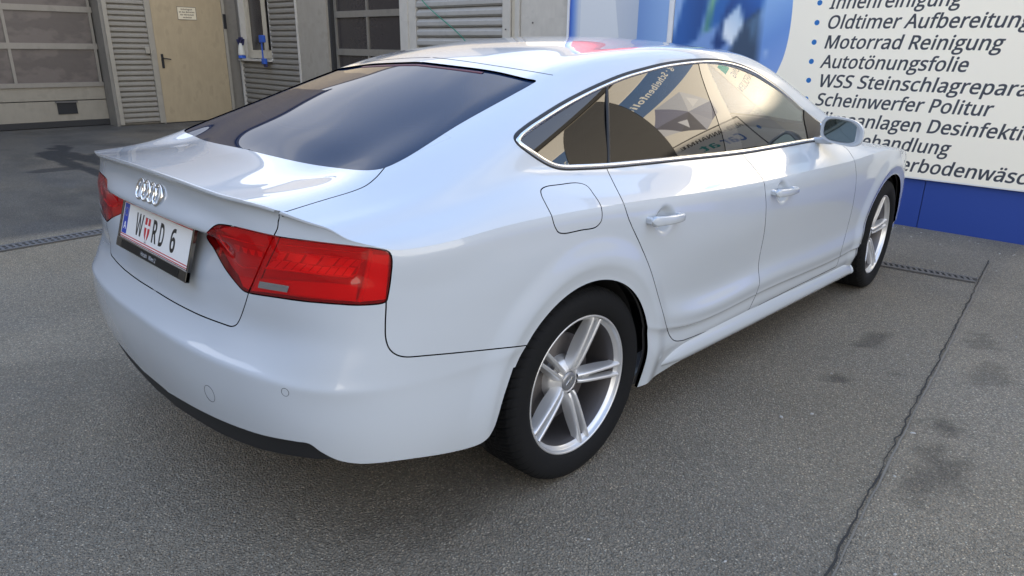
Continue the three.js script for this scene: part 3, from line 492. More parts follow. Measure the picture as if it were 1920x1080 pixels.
// rubber lines between the panes and round the rear window
function ribbon(h, prof, { closed = false, width } = {}) {         // h: [{p,n}], prof: [[inward, up]...]
  const n = h.length, P = [], I = [], m = prof(0, [0, 0, 0]).length;
  for (let i = 0; i < n; i++) {
    const a = h[closed ? (i + n - 1) % n : Math.max(0, i - 1)].p, b = h[closed ? (i + 1) % n : Math.min(n - 1, i + 1)].p, N = h[i].n;
    let T = [b[0] - a[0], b[1] - a[1], b[2] - a[2]]; const l = Math.hypot(...T) || 1; T = T.map(x => x / l);
    const S = [T[1] * N[2] - T[2] * N[1], T[2] * N[0] - T[0] * N[2], T[0] * N[1] - T[1] * N[0]];
    for (const [o, u] of prof(i, S)) P.push(h[i].p[0] + S[0] * o + N[0] * u, h[i].p[1] + S[1] * o + N[1] * u, h[i].p[2] + S[2] * o + N[2] * u);
  }
  for (let i = 0; i < (closed ? n : n - 1); i++) for (let k = 0; k < m - 1; k++) { const a = i * m + k, b = ((i + 1) % n) * m + k; I.push(a, b, b + 1, a, b + 1, a + 1); }
  const g = new THREE.BufferGeometry(); g.setAttribute('position', new THREE.Float32BufferAttribute(P, 3)); g.setIndex(I); g.computeVertexNormals(); return g;
}
const withN = (cast, px, o) => trace(cast, px, o);
pair('window_divider', ribbon(divP, () => [[-.006, -.004], [-.0045, .0012], [.0045, .0012], [.006, -.004]]), M.blackPlastic);
add(car, 'window_gasket', (() => { const g = ribbon(rearGlassH, () => [[-.001, .0003], [.001, -.001], [.003, -.008]]); return joinGeo([g, mirrorGeo(g)]); })(), M.blackPlastic);
add(car, 'brake_light', (() => { const hs = trace(castU, [[905, 134], [850, 127], [790, 120], [760, 117.5], [730, 116.5]], { step: 4 }); const g = ribbon(hs, () => [[-.006, -.0065], [-.005, -.0035], [.005, -.0035], [.006, -.0065]]); return joinGeo([g, mirrorGeo(g)]); })(), new THREE.MeshPhysicalMaterial({ color: lin(.10, .004, .010), roughness: .45, clearcoat: 0 }));
add(car, 'roof_seam', (() => { const g = ribbon(seamU, () => [[-.0016, .0002], [-.0012, .0007], [.0012, .0007], [.0016, .0002]]); return joinGeo([g, mirrorGeo(g)]); })(), M.dark);
{ // bright strip and black strip round the side windows
  const h = (() => { const c = new THREE.CatmullRomCurve3([[963, 256], [968, 269], [990, 287], [1016, 304.5], [1036, 314.5], [1057, 318.7], [1090, 318.3], [1137.8, 315.8], [1200, 310], [1280, 301.3], [1392, 288.8], [1460, 277.5], [1510, 268.5], [1538, 262.5], [1549, 255], [1541, 234], [1522, 219], [1504, 203.5], [1482, 183], [1460, 164], [1437, 147], [1415.6, 133], [1393, 122.5], [1371, 115.6], [1348, 111.5], [1326.7, 110], [1304, 110.7], [1280, 113], [1242, 118.5], [1204, 127.8], [1170, 137.5], [1137.8, 150], [1090, 172], [1048.9, 194], [1010, 218.5], [982, 237.5]].map(([x, y]) => new THREE.Vector3(x, y, 0)), true, 'centripetal'), o = []; const n = 420; for (let i = 0; i < n; i++) { const p = c.getPointAt(i / n), q = castU(p.x, p.y); if (q) o.push(q); } 
    // even out the points in space
    for (let pass = 0; pass < 3; pass++) for (let i = 0; i < o.length; i++) { const a = o[(i + o.length - 1) % o.length], b = o[(i + 1) % o.length]; o[i] = { ...o[i], p: o[i].p.map((v, c) => v * .5 + (a.p[c] + b.p[c]) * .25), n: o[i].n.map((v, c) => v * .5 + (a.n[c] + b.n[c]) * .25) }; } return o; })();
  // side vector S points inwards or outwards depending on the loop's sense: find it once
  const cen = [h.reduce((s, q) => s + q.p[0], 0) / h.length, h.reduce((s, q) => s + q.p[1], 0) / h.length];
  let sg = 0; h.forEach((q, i) => { const a = h[(i + h.length - 1) % h.length].p, b = h[(i + 1) % h.length].p, T = [b[0] - a[0], b[1] - a[1], b[2] - a[2]], N = q.n, S = [T[1] * N[2] - T[2] * N[1], T[2] * N[0] - T[0] * N[2]]; sg += (S[0] * (cen[0] - q.p[0]) + S[1] * (cen[1] - q.p[1])) > 0 ? 1 : -1; });
  sg = Math.sign(sg);
  const top = S => sstep(-.05, -.45, S[1] * sg);          // inward points down: upper edge
  pair('window_surround', ribbon(h, (i, S) => { const b = lerp(.0035, .011, top(S)); return [[-.002, -.004], [-.0015, .0012], [b * .5, .003], [b + .002, .002], [b + .002, -.004]].map(([o, u]) => [o * sg, u]); }, { closed: true }), M.blackPlastic);
  pair('window_trim', ribbon(h, (i, S) => { const t = top(S), b = lerp(.003, .0105, t), w = lerp(.0165, .0115, t); return [[0, -.003], [.0006, .0035], [w * .3, .0062], [w * .7, .0055], [w, .002], [w + .0015, -.006]].map(([o, u]) => [(b + o) * sg, u]); }, { closed: true }), M.satin);
}
// ---- door handles
function handle(ax, ay, bx2, by, parent, mir) {
  const a = castW(ax, ay), b = castW(bx2, by), N = [0, .12, .99], g = [];
  const n = 18, m = 14, P = [], I = [];
  const zs = q => q.p[2];
  for (let i = 0; i <= n; i++) {
    const t = i / n, x = lerp(a.p[0], b.p[0], t), y = lerp(a.p[1], b.p[1], t), z = lerp(zs(a), zs(b), t);
    const out = .010 + .026 * Math.pow(Math.sin(Math.PI * clamp(lerp(.10, .97, t))), .55), hh = lerp(.0165, .0125, t) * Math.pow(clamp(Math.min(t / .05, (1 - t) / .10)), .35), th = .010 * Math.pow(clamp(Math.min(t / .05, (1 - t) / .10)), .4);
    for (let k = 0; k < m; k++) { const f = k / m * 2 * Math.PI, c = Math.cos(f), s = Math.sin(f), ex = .55; P.push(x, y + hh * Math.sign(s) * Math.pow(Math.abs(s), ex), z + out + th * Math.sign(c) * Math.pow(Math.abs(c), ex)); }
  }
  for (let i = 0; i < n; i++) for (let k = 0; k < m; k++) { const p = i * m + k, q = i * m + (k + 1) % m; I.push(p, p + m, q + m, p, q + m, q); }
  const geo = new THREE.BufferGeometry(); geo.setAttribute('position', new THREE.Float32BufferAttribute(P, 3)); geo.setIndex(I); geo.computeVertexNormals();
  const feet = merge([0.07, .93].map(t => { const f = rbox(.026, .022, .034, lerp(a.p[0], b.p[0], t), lerp(a.p[1], b.p[1], t), lerp(zs(a), zs(b), t) + .006, .006, 2); return f; }));
  const all = merge([geo, feet]);
  add(parent[0], 'door_handle', all, M.paint); add(parent[1], 'door_handle', mirrorGeo(all), M.paint);
  const line = bx(a.p[0] + .055, a.p[0] + .0565, a.p[1] - .016, a.p[1] + .012, a.p[2] + .030, a.p[2] + .0462);
}
handle(1211, 413.5, 1275, 403.5, rearDoors); handle(1445, 361.5, 1489, 353.5, frontDoors);
// ---- sill blades
{
  const n = 60, P = [], I = [], m = 8;
  for (let i = 0; i <= n; i++) {
    const t = i / n, x = lerp(.345, 2.43, t), k = sstep(0, .14, t), yb = lerp(.232, .170, Math.pow(t, .8)), h = lerp(.022, .088, k) * (1 - .12 * t) * (1 - .35 * sstep(.955, 1, t)), zo = lerp(.872, .912, k) - .004 * t;
    const sec = [[yb + .004, zo - .13], [yb, zo - .02], [yb + h * .06, zo - .004], [yb + h * .30, zo], [yb + h * .62, zo - .006], [yb + h * .9, zo - .018], [yb + h, zo - .034], [yb + h * 1.02, zo - .08]];
    for (const [y, z] of sec) P.push(x, y, z);
  }
  for (let i = 0; i < n; i++) for (let k = 0; k < m - 1; k++) { const a = i * m + k; I.push(a, a + m, a + m + 1, a, a + m + 1, a + 1); }
  for (const e of [0, n]) for (let k = 1; k < m - 1; k++) I.push(e * m, e * m + k, e * m + k + 1);
  const g = new THREE.BufferGeometry(); g.setAttribute('position', new THREE.Float32BufferAttribute(P, 3)); g.setIndex(I); g.computeVertexNormals();
  pair('sill', g, M.paint);
}
// ---- wing mirrors
{
  const n = 26, m = 40, P = [], I = [];
  const shape = (f, sc) => { const c = Math.cos(f), s = Math.sin(f); let z = .100 * Math.sign(c) * Math.pow(Math.abs(c), .62), y = .0635 * Math.sign(s) * Math.pow(Math.abs(s), .62); y += -.010 * (z / .098) - (z > 0 && y > 0 ? .010 * Math.pow(z / .098, 2) : 0); return [z * sc, y * sc]; };
  const cx = 1.85, cy = 1.000, cz = .922;
  for (let i = 0; i <= n; i++) { const t = i / n, sc = Math.sqrt(Math.max(0, 1 - Math.pow(t, 2.3))) * .985 + (i === 0 ? -.012 : .015 * (1 - t)), d = t * .125; for (let k = 0; k < m; k++) { const [z, y] = shape(k / m * 2 * Math.PI, Math.max(sc, .02)); P.push(cx + d, cy + y - .006 * t, cz + z - .03 * t * t); } }
  for (let i = 0; i < n; i++) for (let k = 0; k < m; k++) { const p = i * m + k, q = i * m + (k + 1) % m; I.push(p, q, q + m, p, q + m, p + m); }
  const g = new THREE.BufferGeometry(); g.setAttribute('position', new THREE.Float32BufferAttribute(P, 3)); g.setIndex(I); g.computeVertexNormals();
  // rim of the opening and the recessed back
  const rim = [], RI = []; const rings = [[.973, 0], [.83, .001], [.80, .012], [.0, .013]];
  rings.forEach(([sc, d]) => { for (let k = 0; k < m; k++) { const [z, y] = shape(k / m * 2 * Math.PI, sc); rim.push(cx + d, cy + y, cz + z); } });
  for (let i = 0; i < 3; i++) for (let k = 0; k < m; k++) { const p = i * m + k, q = i * m + (k + 1) % m; RI.push(p, p + m, q + m, p, q + m, q); }
  const rg = new THREE.BufferGeometry(); rg.setAttribute('position', new THREE.Float32BufferAttribute(rim, 3)); rg.setIndex(RI); const rgn = rg.toNonIndexed(); rgn.computeVertexNormals();
  const housing = pair('wing_mirror', merge([g, rgn]), M.paint);
  const glass = (() => { const s = new THREE.Shape(); for (let k = 0; k < m; k++) { const [z, y] = shape(k / m * 2 * Math.PI, .76); k ? s.lineTo(z, y) : s.moveTo(z, y); } const e = new THREE.ExtrudeGeometry(s, { depth: .003, bevelEnabled: false }); e.rotateY(-Math.PI / 2); e.translate(0, 0, 0); e.rotateY(.10); e.translate(cx + .0085, cy, cz - .004); return e; })();
  const arm = rbox(.07, .028, .10, cx + .055, .945, .83, .012, 3);
  const arrow = (() => { const r = rbox(.045, .010, .05, cx + .06, .950, cz + .065, .004, 2); return r; })();
  housing.forEach((hm, i) => { const f = i ? mirrorGeo : q => q; add(hm, 'mirror_glass', f(glass), new THREE.MeshStandardMaterial({ color: lin(.20, .27, .31), metalness: 1, roughness: .02 })); add(hm, 'mirror_arm', f(arm), M.paint); });
}
// ---- wheels
const WHEEL = (() => {
  const A = t => t / 180 * Math.PI;
  // tyre
  const prof = []; const half = [[.2335, .090], [.238, .0985], [.246, .1045], [.258, .1095], [.272, .1125], [.288, .1125], [.300, .110], [.309, .1055], [.315, .100], [.3195, .0935], [.3225, .087]];
  for (const q of half) prof.push([...q, 0]);
  const nz = 44; for (let i = 0; i <= nz; i++) { const z = lerp(.083, -.083, i / nz); prof.push([.3265 - 2.2 * Math.pow(Math.abs(z), 3), z, 1]); }
  for (const q of half.slice().reverse()) prof.push([q[0], -q[1], 0]);
  const nt = 576, np = prof.length, P = [], I = [];
  for (let i = 0; i < nt; i++) for (let k = 0; k < np; k++) {
    let [r, z, tr] = prof[k]; const th = i / nt * 2 * Math.PI;
    if (tr || Math.abs(z) > .083 && r > .3) {
      const az = Math.abs(z); let d = 0;
      for (const c of [0, .034]) if (Math.abs(az - c) < .0045) d = .007;
      const ph = (i + Math.round((z > 0 ? 1 : -1) * az * 110) + 9216) % 9; if (ph === 0 && az > .008) d = Math.max(d, .006); else if (ph === 4 && az < .08) d = Math.max(d, .0025);
      r -= d * (az > .09 ? .5 : 1);
    }
    P.push(r * Math.cos(th), Math.max(r * Math.sin(th), -.3225), z);
  }
  for (let i = 0; i < nt; i++) for (let k = 0; k < np - 1; k++) { const a = i * np + k, b = ((i + 1) % nt) * np + k; I.push(a, a + 1, b + 1, a, b + 1, b); }
  const tyre = new THREE.BufferGeometry(); tyre.setAttribute('position', new THREE.Float32BufferAttribute(P, 3)); tyre.setIndex(I); tyre.computeVertexNormals();
  // raised lettering band is left plain; one thin bead line
  const lathe = (pts, seg = 96) => { const g = new THREE.LatheGeometry(pts.map(([r, z]) => new THREE.Vector2(r, z)), seg); g.rotateX(Math.PI / 2); return g; };
  const rim = lathe([[.2335, .080], [.2375, .0885], [.2372, .0945], [.2345, .0975], [.2305, .0975], [.2285, .0945], [.2265, .086], [.2235, .082], [.2185, .0795], [.2150, .074]], 128);
  const barrel = lathe([[.2150, .074], [.2125, .066], [.2085, .050], [.2055, .020], [.204, -.088], [.214, -.098]], 96);
  // one pair of spokes along +x
  function arm(e) {
    const n = 22, Q = [], J = [], m = 7;
    for (let i = 0; i <= n; i++) {
      const t = i / n, r = lerp(.040, .2245, t), o = e * lerp(.0095, .0185, Math.pow(t, .8)), h = .058 + .0345 * Math.pow(t, .62), w = .0030 + .012 * Math.pow(1 - t, 2) + .010 * Math.pow(clamp((t - .85) / .15), 2), dp = lerp(.030, .044, Math.sin(Math.PI * clamp(t)));
      const sec = [[o - e * .0085, h - .026], [o - e * .0060, h - .004], [o - e * .0035, h], [o + e * .0030, h], [o + e * .0062, h - .0035], [o + e * (.0062 + w * .35), h - .014], [o + e * (.0062 + w), h - dp]];
      for (const [y, z] of sec) Q.push(r, y, z);
    }
    for (let i = 0; i < n; i++) for (let k = 0; k < m - 1; k++) { const a = i * m + k; if (e > 0) J.push(a, a + m, a + m + 1, a, a + m + 1, a + 1); else J.push(a, a + m + 1, a + m, a, a + 1, a + m + 1); }
    const g = new THREE.BufferGeometry(); g.setAttribute('position', new THREE.Float32BufferAttribute(Q, 3)); g.setIndex(J); g.computeVertexNormals(); return g;
  }
  const floor = (() => { const n = 8, Q = [], J = []; for (let i = 0; i <= n; i++) { const t = i / n, r = lerp(.062, .105, t), h = .058 + .0345 * Math.pow(clamp((r - .04) / .1845), .62) - .022; const w = lerp(.008, .010, t); Q.push(r, -w, h, r, w, h); } for (let i = 0; i < n; i++) { const a = i * 2; J.push(a, a + 2, a + 3, a, a + 3, a + 1); } const g = new THREE.BufferGeometry(); g.setAttribute('position', new THREE.Float32BufferAttribute(Q, 3)); g.setIndex(J); g.computeVertexNormals(); return g; })();
  const spoke = merge([arm(1), arm(-1), floor]);
  const hub = lathe([[.0, .040], [.033, .040], [.033, .050], [.0365, .0535], [.044, .050], [.055, .043], [.066, .036], [.076, .024], [.080, .0], [.080, -.05]], 60);
  const cap = lathe([[0, .0575], [.022, .0570], [.0305, .0545], [.0328, .0505], [.0328, .044]], 48);
  const capMark = merge([[-.009, .006], [.009, -.004], [0, .0]].map(([x, y], i) => rbox(.020, .006, .0018, x, y, .0582, .0008).rotateZ(.7 + i * .5)));
  const bolt = (() => { const a = new THREE.CylinderGeometry(.0085, .0085, .012, 6); a.rotateX(Math.PI / 2); return a; })();
  const well = lathe([[.0135, .0505], [.0125, .046], [.0115, .030], [0, .030]], 24);
  const disc = lathe([[.04, .004], [.150, .004], [.150, -.016], [.04, -.016]], 64);
  const back = lathe([[0, -.07], [.203, -.07]], 48);
  return { tyre, rim, barrel, spoke, hub, cap, capMark, bolt, well, disc, back };
})();
M.disc = new THREE.MeshStandardMaterial({ color: lin(.16, .15, .15), roughness: .5, metalness: .8 });
M.capPlate = new THREE.MeshStandardMaterial({ color: lin(.30, .31, .33), roughness: .35, metalness: .7 });
function wheel(x, side, turn, spin) {
  const g = group(car, 'wheel'); g.position.set(x, .3225, side * .789); g.rotation.order = 'YXZ'; g.rotation.y = turn + (side < 0 ? Math.PI : 0);
  add(g, 'tyre', WHEEL.tyre, M.rubber); add(g, 'rim', WHEEL.rim, M.alloy); add(g, 'rim_barrel', WHEEL.barrel, M.disc); add(g, 'hub', WHEEL.hub, M.alloy);
  for (let k = 0; k < 5; k++) { const a = (spin + 72 * k) / 180 * Math.PI; add(g, 'spoke', WHEEL.spoke, M.alloy).rotation.z = a; const w = add(g, 'bolt_well', WHEEL.well, M.capPlate); w.position.set(.056 * Math.cos(a), .056 * Math.sin(a), 0); const b = add(g, 'wheel_bolt', WHEEL.bolt, M.disc); b.position.set(.056 * Math.cos(a), .056 * Math.sin(a), .034); }
  add(g, 'centre_cap', WHEEL.cap, M.capPlate); add(g, 'cap_mark', WHEEL.capMark, M.satin); add(g, 'brake_disc', WHEEL.disc, M.disc); add(g, 'wheel_back', WHEEL.back, M.dark);
  return g;
}
wheel(0, 1, 0, 67); wheel(2.81, 1, .0702, 80); wheel(0, -1, 0, 20); wheel(2.81, -1, .0702, 44);
// wheel housings
for (const [ax, ay, ar] of ARCH) for (const s of [1, -1]) {
  const g1 = new THREE.CylinderGeometry(ar + .012, ar + .012, .315, 48, 1, true, Math.PI / 2 - .22, Math.PI + .44); g1.rotateX(Math.PI / 2); g1.translate(0, 0, .6975);
  const g2 = new THREE.CircleGeometry(ar + .012, 48); { const q = g2.attributes.position; for (let i = 0; i < q.count; i++) if (q.getY(i) < -.10) q.setY(i, -.10); } g2.translate(0, 0, .545);
  const g = merge([g1, g2]);
  g.translate(ax, ay, 0); add(car, 'wheel_housing', s > 0 ? g : mirrorGeo(g), M.dark);
}
// floor pan, nose and tail undertrays
add(car, 'floor_pan', merge([bx(.38, 2.40, .20, .225, -.80, .80), bx(-.36, .38, .24, .26, -.54, .54), bx(2.40, 3.2, .22, .24, -.54, .54), bx(-.80, -.36, .29, .31, -.52, .52), bx(3.15, 3.5, .24, .26, -.5, .5)]), M.dark);
// ---- interior
{
  const seat = (x, z, w) => merge([rbox(.52, .14, w, x + .12, .40, z, .05, 3), (() => { const b = new RoundedBoxGeometry(.14, .62, w, 3, .05); b.rotateZ(.28); b.translate(x - .20, .72, z); return b; })()]);
  const hr = (x, z) => { const b = new RoundedBoxGeometry(.09, .17, .25, 3, .035); b.rotateZ(.2); b.translate(x - .31, 1.09, z); return b; };
  for (const z of [.37, -.37]) { const s = add(car, 'seat', seat(1.25, z, .50), M.cloth); add(s, 'headrest', hr(1.25, z), M.cloth); }
  const rb = add(car, 'rear_bench', seat(.42, 0, 1.22), M.cloth); for (const z of [.36, -.36]) add(rb, 'headrest', hr(.44, z).translate(0, -.07, 0), M.cloth);
  add(car, 'parcel_shelf', bx(-.52, .12, .93, .95, -.60, .60), M.cloth);
  add(car, 'dashboard', (() => { const s = new THREE.Shape(); s.moveTo(1.86, .62); s.bezierCurveTo(1.84, .86, 1.92, .93, 2.10, .94); s.lineTo(2.48, .92); s.lineTo(2.48, .5); s.lineTo(1.95, .5); const e = new THREE.ExtrudeGeometry(s, { depth: 1.44, bevelEnabled: false }); e.translate(0, 0, -.72); return e; })(), M.cloth);
  const sw = new THREE.TorusGeometry(.18, .015, 10, 40); sw.rotateY(Math.PI / 2); sw.rotateZ(-.4); sw.translate(1.78, .88, -.37); add(car, 'steering_wheel', sw, M.cloth);
}
// ---- emblem of four rings
{
  const fc = v => colsW[0](v); let v0 = 0; while (fc(v0)[1] > .944) v0 += .001; const ca = fc(v0 - .02), cb = fc(v0 + .02), c = { p: fc(v0), n: [-(ca[1] - cb[1]), (ca[0] - cb[0]), 0] }, em = group(car, 'emblem');
  const n = new THREE.Vector3(c.n[0], c.n[1], 0).normalize(); em.position.set(c.p[0] + n.x * .003, c.p[1], 0); em.lookAt(em.position.clone().add(n));
  const pts = []; for (let i = 0; i <= 10; i++) { const f = i / 10 * Math.PI; pts.push(new THREE.Vector2(.0275 + .0042 * -Math.cos(f), .0058 * Math.sin(f))); }
  const rg = new THREE.LatheGeometry(pts, 56); rg.rotateX(Math.PI / 2);
  for (let k = 0; k < 4; k++) { const r = add(em, 'emblem_ring', rg, M.chrome); r.position.set((k - 1.5) * .0435, 0, (k % 2) * .0008); r.scale.set(1, 1.06, 1); }
}
// ---- number plate
{
  const cv = document.createElement('canvas'); cv.width = 1040; cv.height = 240; const x = cv.getContext('2d');
  x.fillStyle = '#e9e9e6'; x.fillRect(0, 0, 1040, 240);
  x.fillStyle = '#c01c28'; for (const y of [3, 17]) { x.fillRect(0, y, 1040, 6); } for (const y of [217, 231]) x.fillRect(0, y, 1040, 6);
  x.fillStyle = '#1538a8'; x.fillRect(14, 26, 76, 188);
  x.fillStyle = '#d9c23c'; for (let k = 0; k < 12; k++) { const a = k / 12 * 2 * Math.PI; x.beginPath(); x.arc(52 + 24 * Math.cos(a), 78 + 24 * Math.sin(a), 3.4, 0, 7); x.fill(); }
  x.fillStyle = '#f2f2f2'; x.font = 'bold 64px sans-serif'; x.textAlign = 'center'; x.fillText('A', 52, 186);
  x.fillStyle = '#0c0c0e'; const put = (s, cx, w) => { x.save(); x.font = 'bold 190px sans-serif'; const m = x.measureText(s).width; x.translate(cx, 190); x.scale(w / m, 1); x.textAlign = 'center'; x.fillText(s, 0, 0); x.restore(); };
  put('W', 282, 116); put('R', 520, 84); put('D', 628, 84); put('6', 790, 82);
  // provincial shield: red with a white cross
  x.save(); x.beginPath(); x.moveTo(368, 64); x.lineTo(446, 64); x.lineTo(446, 130); x.bezierCurveTo(446, 168, 424, 190, 407, 202); x.bezierCurveTo(390, 190, 368, 168, 368, 130); x.closePath(); x.fillStyle = '#c8202a'; x.fill(); x.lineWidth = 4; x.strokeStyle = '#7a1018'; x.stroke(); x.clip(); x.fillStyle = '#f0efec'; x.fillRect(399, 60, 16, 150); x.fillRect(360, 104, 100, 18); x.restore();
  x.fillStyle = '#4a4a4a'; x.font = 'bold 13px sans-serif'; x.fillText('WIEN', 407, 214);
  const t = new THREE.CanvasTexture(cv); t.colorSpace = THREE.SRGBColorSpace; t.anisotropy = 8;
  const np = group(car, 'number_plate'); np.position.set(-.911, .826, 0); np.rotation.order = 'YXZ'; np.rotation.y = -Math.PI / 2; np.rotation.x = -.30;
  const pl = add(np, 'plate', new THREE.PlaneGeometry(.52, .12), new THREE.MeshPhysicalMaterial({ map: t, roughness: .35, clearcoat: .4 })); pl.position.z = .004;
  const fr = merge([rbox(.534, .008, .012, 0, .0625, .003, .002), rbox(.008, .160, .012, -.263, -.0135, .003, .002), rbox(.008, .160, .012, .263, -.0135, .003, .002), rbox(.534, .032, .014, 0, -.0770, .003, .003, 2), rbox(.53, .15, .003, 0, -.014, -.001, .001)]);
  add(np, 'plate_frame', fr, M.pianoBlack);
  const cv2 = document.createElement('canvas'); cv2.width = 1024; cv2.height = 56; const y = cv2.getContext('2d'); y.fillStyle = '#08080a'; y.fillRect(0, 0, 1024, 56); y.fillStyle = '#cfd2d6'; y.font = '40px sans-serif'; y.textAlign = 'center'; y.fillText('Hirsch   Wien 2', 512, 43); 
  const t2 = new THREE.CanvasTexture(cv2); t2.colorSpace = THREE.SRGBColorSpace;
  const tx = add(np, 'frame_lettering', new THREE.PlaneGeometry(.44, .024), new THREE.MeshStandardMaterial({ map: t2, roughness: .4 })); tx.position.set(0, -.0775, .0106);
}
// ---- tail lamps
{
  M.lens = new THREE.MeshPhysicalMaterial({ color: lin(.92, .014, .020), roughness: .03, transmission: .86, thickness: 0, ior: 1.5 });
  M.lampRed = new THREE.MeshPhysicalMaterial({ color: lin(.62, .010, .014), roughness: .3, clearcoat: 1, clearcoatRoughness: .03 });
  M.lampIn = new THREE.MeshStandardMaterial({ color: lin(.52, .30, .30), roughness: .5 });
  M.lampCell = new THREE.MeshStandardMaterial({ color: lin(.92, .86, .86), roughness: .3, metalness: .3 });
  const outer = outside(part.lamp, TRUNK_W, .0022), inner = inside(part.lamp, TRUNK_W, -.0022);
  const at = (X, Y, o) => { const h = castW(X, Y); return h.p.map((v, c) => v + h.n[c] * o); };
  const z5 = (u, v) => [360 + u / 4.8, 400 + v / 4.8];
  // quad patch following the lamp surface at an offset
  const patch = (c, o, nu = 10, nv = 4, th = 0) => { const P = [], I = []; for (let i = 0; i <= nu; i++) for (let j = 0; j <= nv; j++) { const s = i / nu, t = j / nv, X = lerp(lerp(c[0][0], c[1][0], s), lerp(c[3][0], c[2][0], s), t), Y = lerp(lerp(c[0][1], c[1][1], s), lerp(c[3][1], c[2][1], s), t); P.push(...at(...z5(X, Y), o)); } for (let i = 0; i < nu; i++) for (let j = 0; j < nv; j++) { const a = i * (nv + 1) + j; I.push(a, a + 1, a + nv + 2, a, a + nv + 2, a + nv + 1); } const g = new THREE.BufferGeometry(); g.setAttribute('position', new THREE.Float32BufferAttribute(P, 3)); g.setIndex(I); g.computeVertexNormals(); return g; };
  const tube = (pts, o, r) => new THREE.TubeGeometry(new THREE.CatmullRomCurve3(pts.map(([u, v]) => new THREE.Vector3(...at(...z5(u, v), o)))), 24, r, 6);
  const lamps = [toGeo(outer, { flange: .03 }), mirrorGeo(toGeo(outer, { flange: .03 }))];
  const mk = (f, i) => { 
    const g = group(car, 'tail_lamp');
    add(g, 'housing', f(joinGeo([toGeo(outer, { offset: -.022, flange: 0 }), toGeo(inner, { offset: -.022, flange: 0 })])), M.lampIn);
    add(g, 'lens', f(toGeo(outer, { flange: .006 })), M.lens); add(g, 'lens', f(toGeo(inner, { flange: .006 })), M.lens);
    // opaque lower reflector and outer end
    add(g, 'reflector', f(merge([patch([[560, 590], [1490, 650], [1470, 800], [505, 700]], -.006, 16, 3), patch([[400, 560], [540, 590], [490, 690], [440, 660]], -.006, 6, 3)])), M.lampRed);
    add(g, 'side_reflector', f(patch([[1600, 370], [1775, 380], [1745, 780], [1520, 800]], -.006, 6, 8)), M.lampRed);
    const A0 = [745, 340], A1 = [1560, 430], B0 = [705, 425], B1 = [1470, 500], C0 = [640, 500], C1 = [1430, 570];
    const L = (p, q, t) => [lerp(p[0], q[0], t), lerp(p[1], q[1], t)];
    for (let k = 0; k < 10; k++) { const t0 = (k + .06) / 10, t1 = (k + .94) / 10; add(g, 'light_cell', f(patch([L(A0, A1, t0), L(A0, A1, t1), L(B0, B1, t1), L(B0, B1, t0)], -.014 - .006 * (k % 2), 2, 2)), M.lampCell); add(g, 'light_cell', f(patch([L(B0, B1, t0), L(B0, B1, t1), L(C0, C1, t1 - .015), L(C0, C1, t0 - .015)], -.010, 2, 2)), M.lampCell); }
    for (const [p, q] of [[A0, A1], [B0, B1], [[760, 280], [1560, 370]]]) add(g, 'light_bar', f(tube([p, L(p, q, .5), q], -.010, .0016)), M.lampRed);
    add(g, 'light_bar', f(tube([[640, 500], [1050, 545], [1400, 575], [1460, 560], [1500, 470], [1510, 420]], -.008, .0026)), M.lampRed);
    add(g, 'light_bar', f(tube([[1610, 340], [1580, 500], [1540, 680], [1500, 800]], -.007, .006)), M.lampRed);
    for (let k = 0; k < 4; k++) { const u = 330 + k * 70; add(g, 'light_cell', f(patch([[u, 300 + k * 14], [u + 55, 310 + k * 14], [u + 45, 360 + k * 14], [u + 20 - k * 2, 350 + k * 14]], -.014, 2, 2)), M.lampCell); }
    add(g, 'light_bar', f(tube([[215, 215], [330, 380], [410, 480], [560, 500]], -.008, .0026)), M.lampRed);
    add(g, 'light_bar', f(tube([[250, 225], [480, 270], [640, 300]], -.010, .002)), M.lampRed);
    const rv = add(g, 'reversing_lamp', f(patch([[612, 610], [878, 655], [858, 712], [596, 668]], .0012, 8, 3)), new THREE.MeshPhysicalMaterial({ color: lin(.62, .63, .64), metalness: .9, roughness: .18, clearcoat: 1 })); rv.userData.label = 'small clear silver reversing lamp';
    for (let k = 0; k < 4; k++) { const t = (k + .6) / 4.4; add(g, 'reversing_rib', f(tube([L([612, 610], [596, 668], t), L(L([612, 610], [596, 668], t), L([878, 655], [858, 712], t), .5), L([878, 655], [858, 712], t)], .0016, .0006)), M.disc); }
    return g;
  };
  mk(g => g, 0); mk(mirrorGeo, 1);
}
// ---- parking sensors and towing-eye cover on the bumper
{
  const ringOn = (X, Y, r, mirrorToo) => { const h = castW(X, Y); const t = new THREE.TorusGeometry(r, .0006, 5, 36); const q = new THREE.Quaternion().setFromUnitVectors(new THREE.Vector3(0, 0, 1), new THREE.Vector3(...h.n)); t.applyQuaternion(q); t.translate(...h.p); add(rearBumper, 'sensor_ring', t, M.liner); if (mirrorToo) add(rearBumper, 'sensor_ring', mirrorGeo(t), M.liner); };
  ringOn(534.5, 735.5, .0105, true); ringOn(393, 738, .024, false);
}

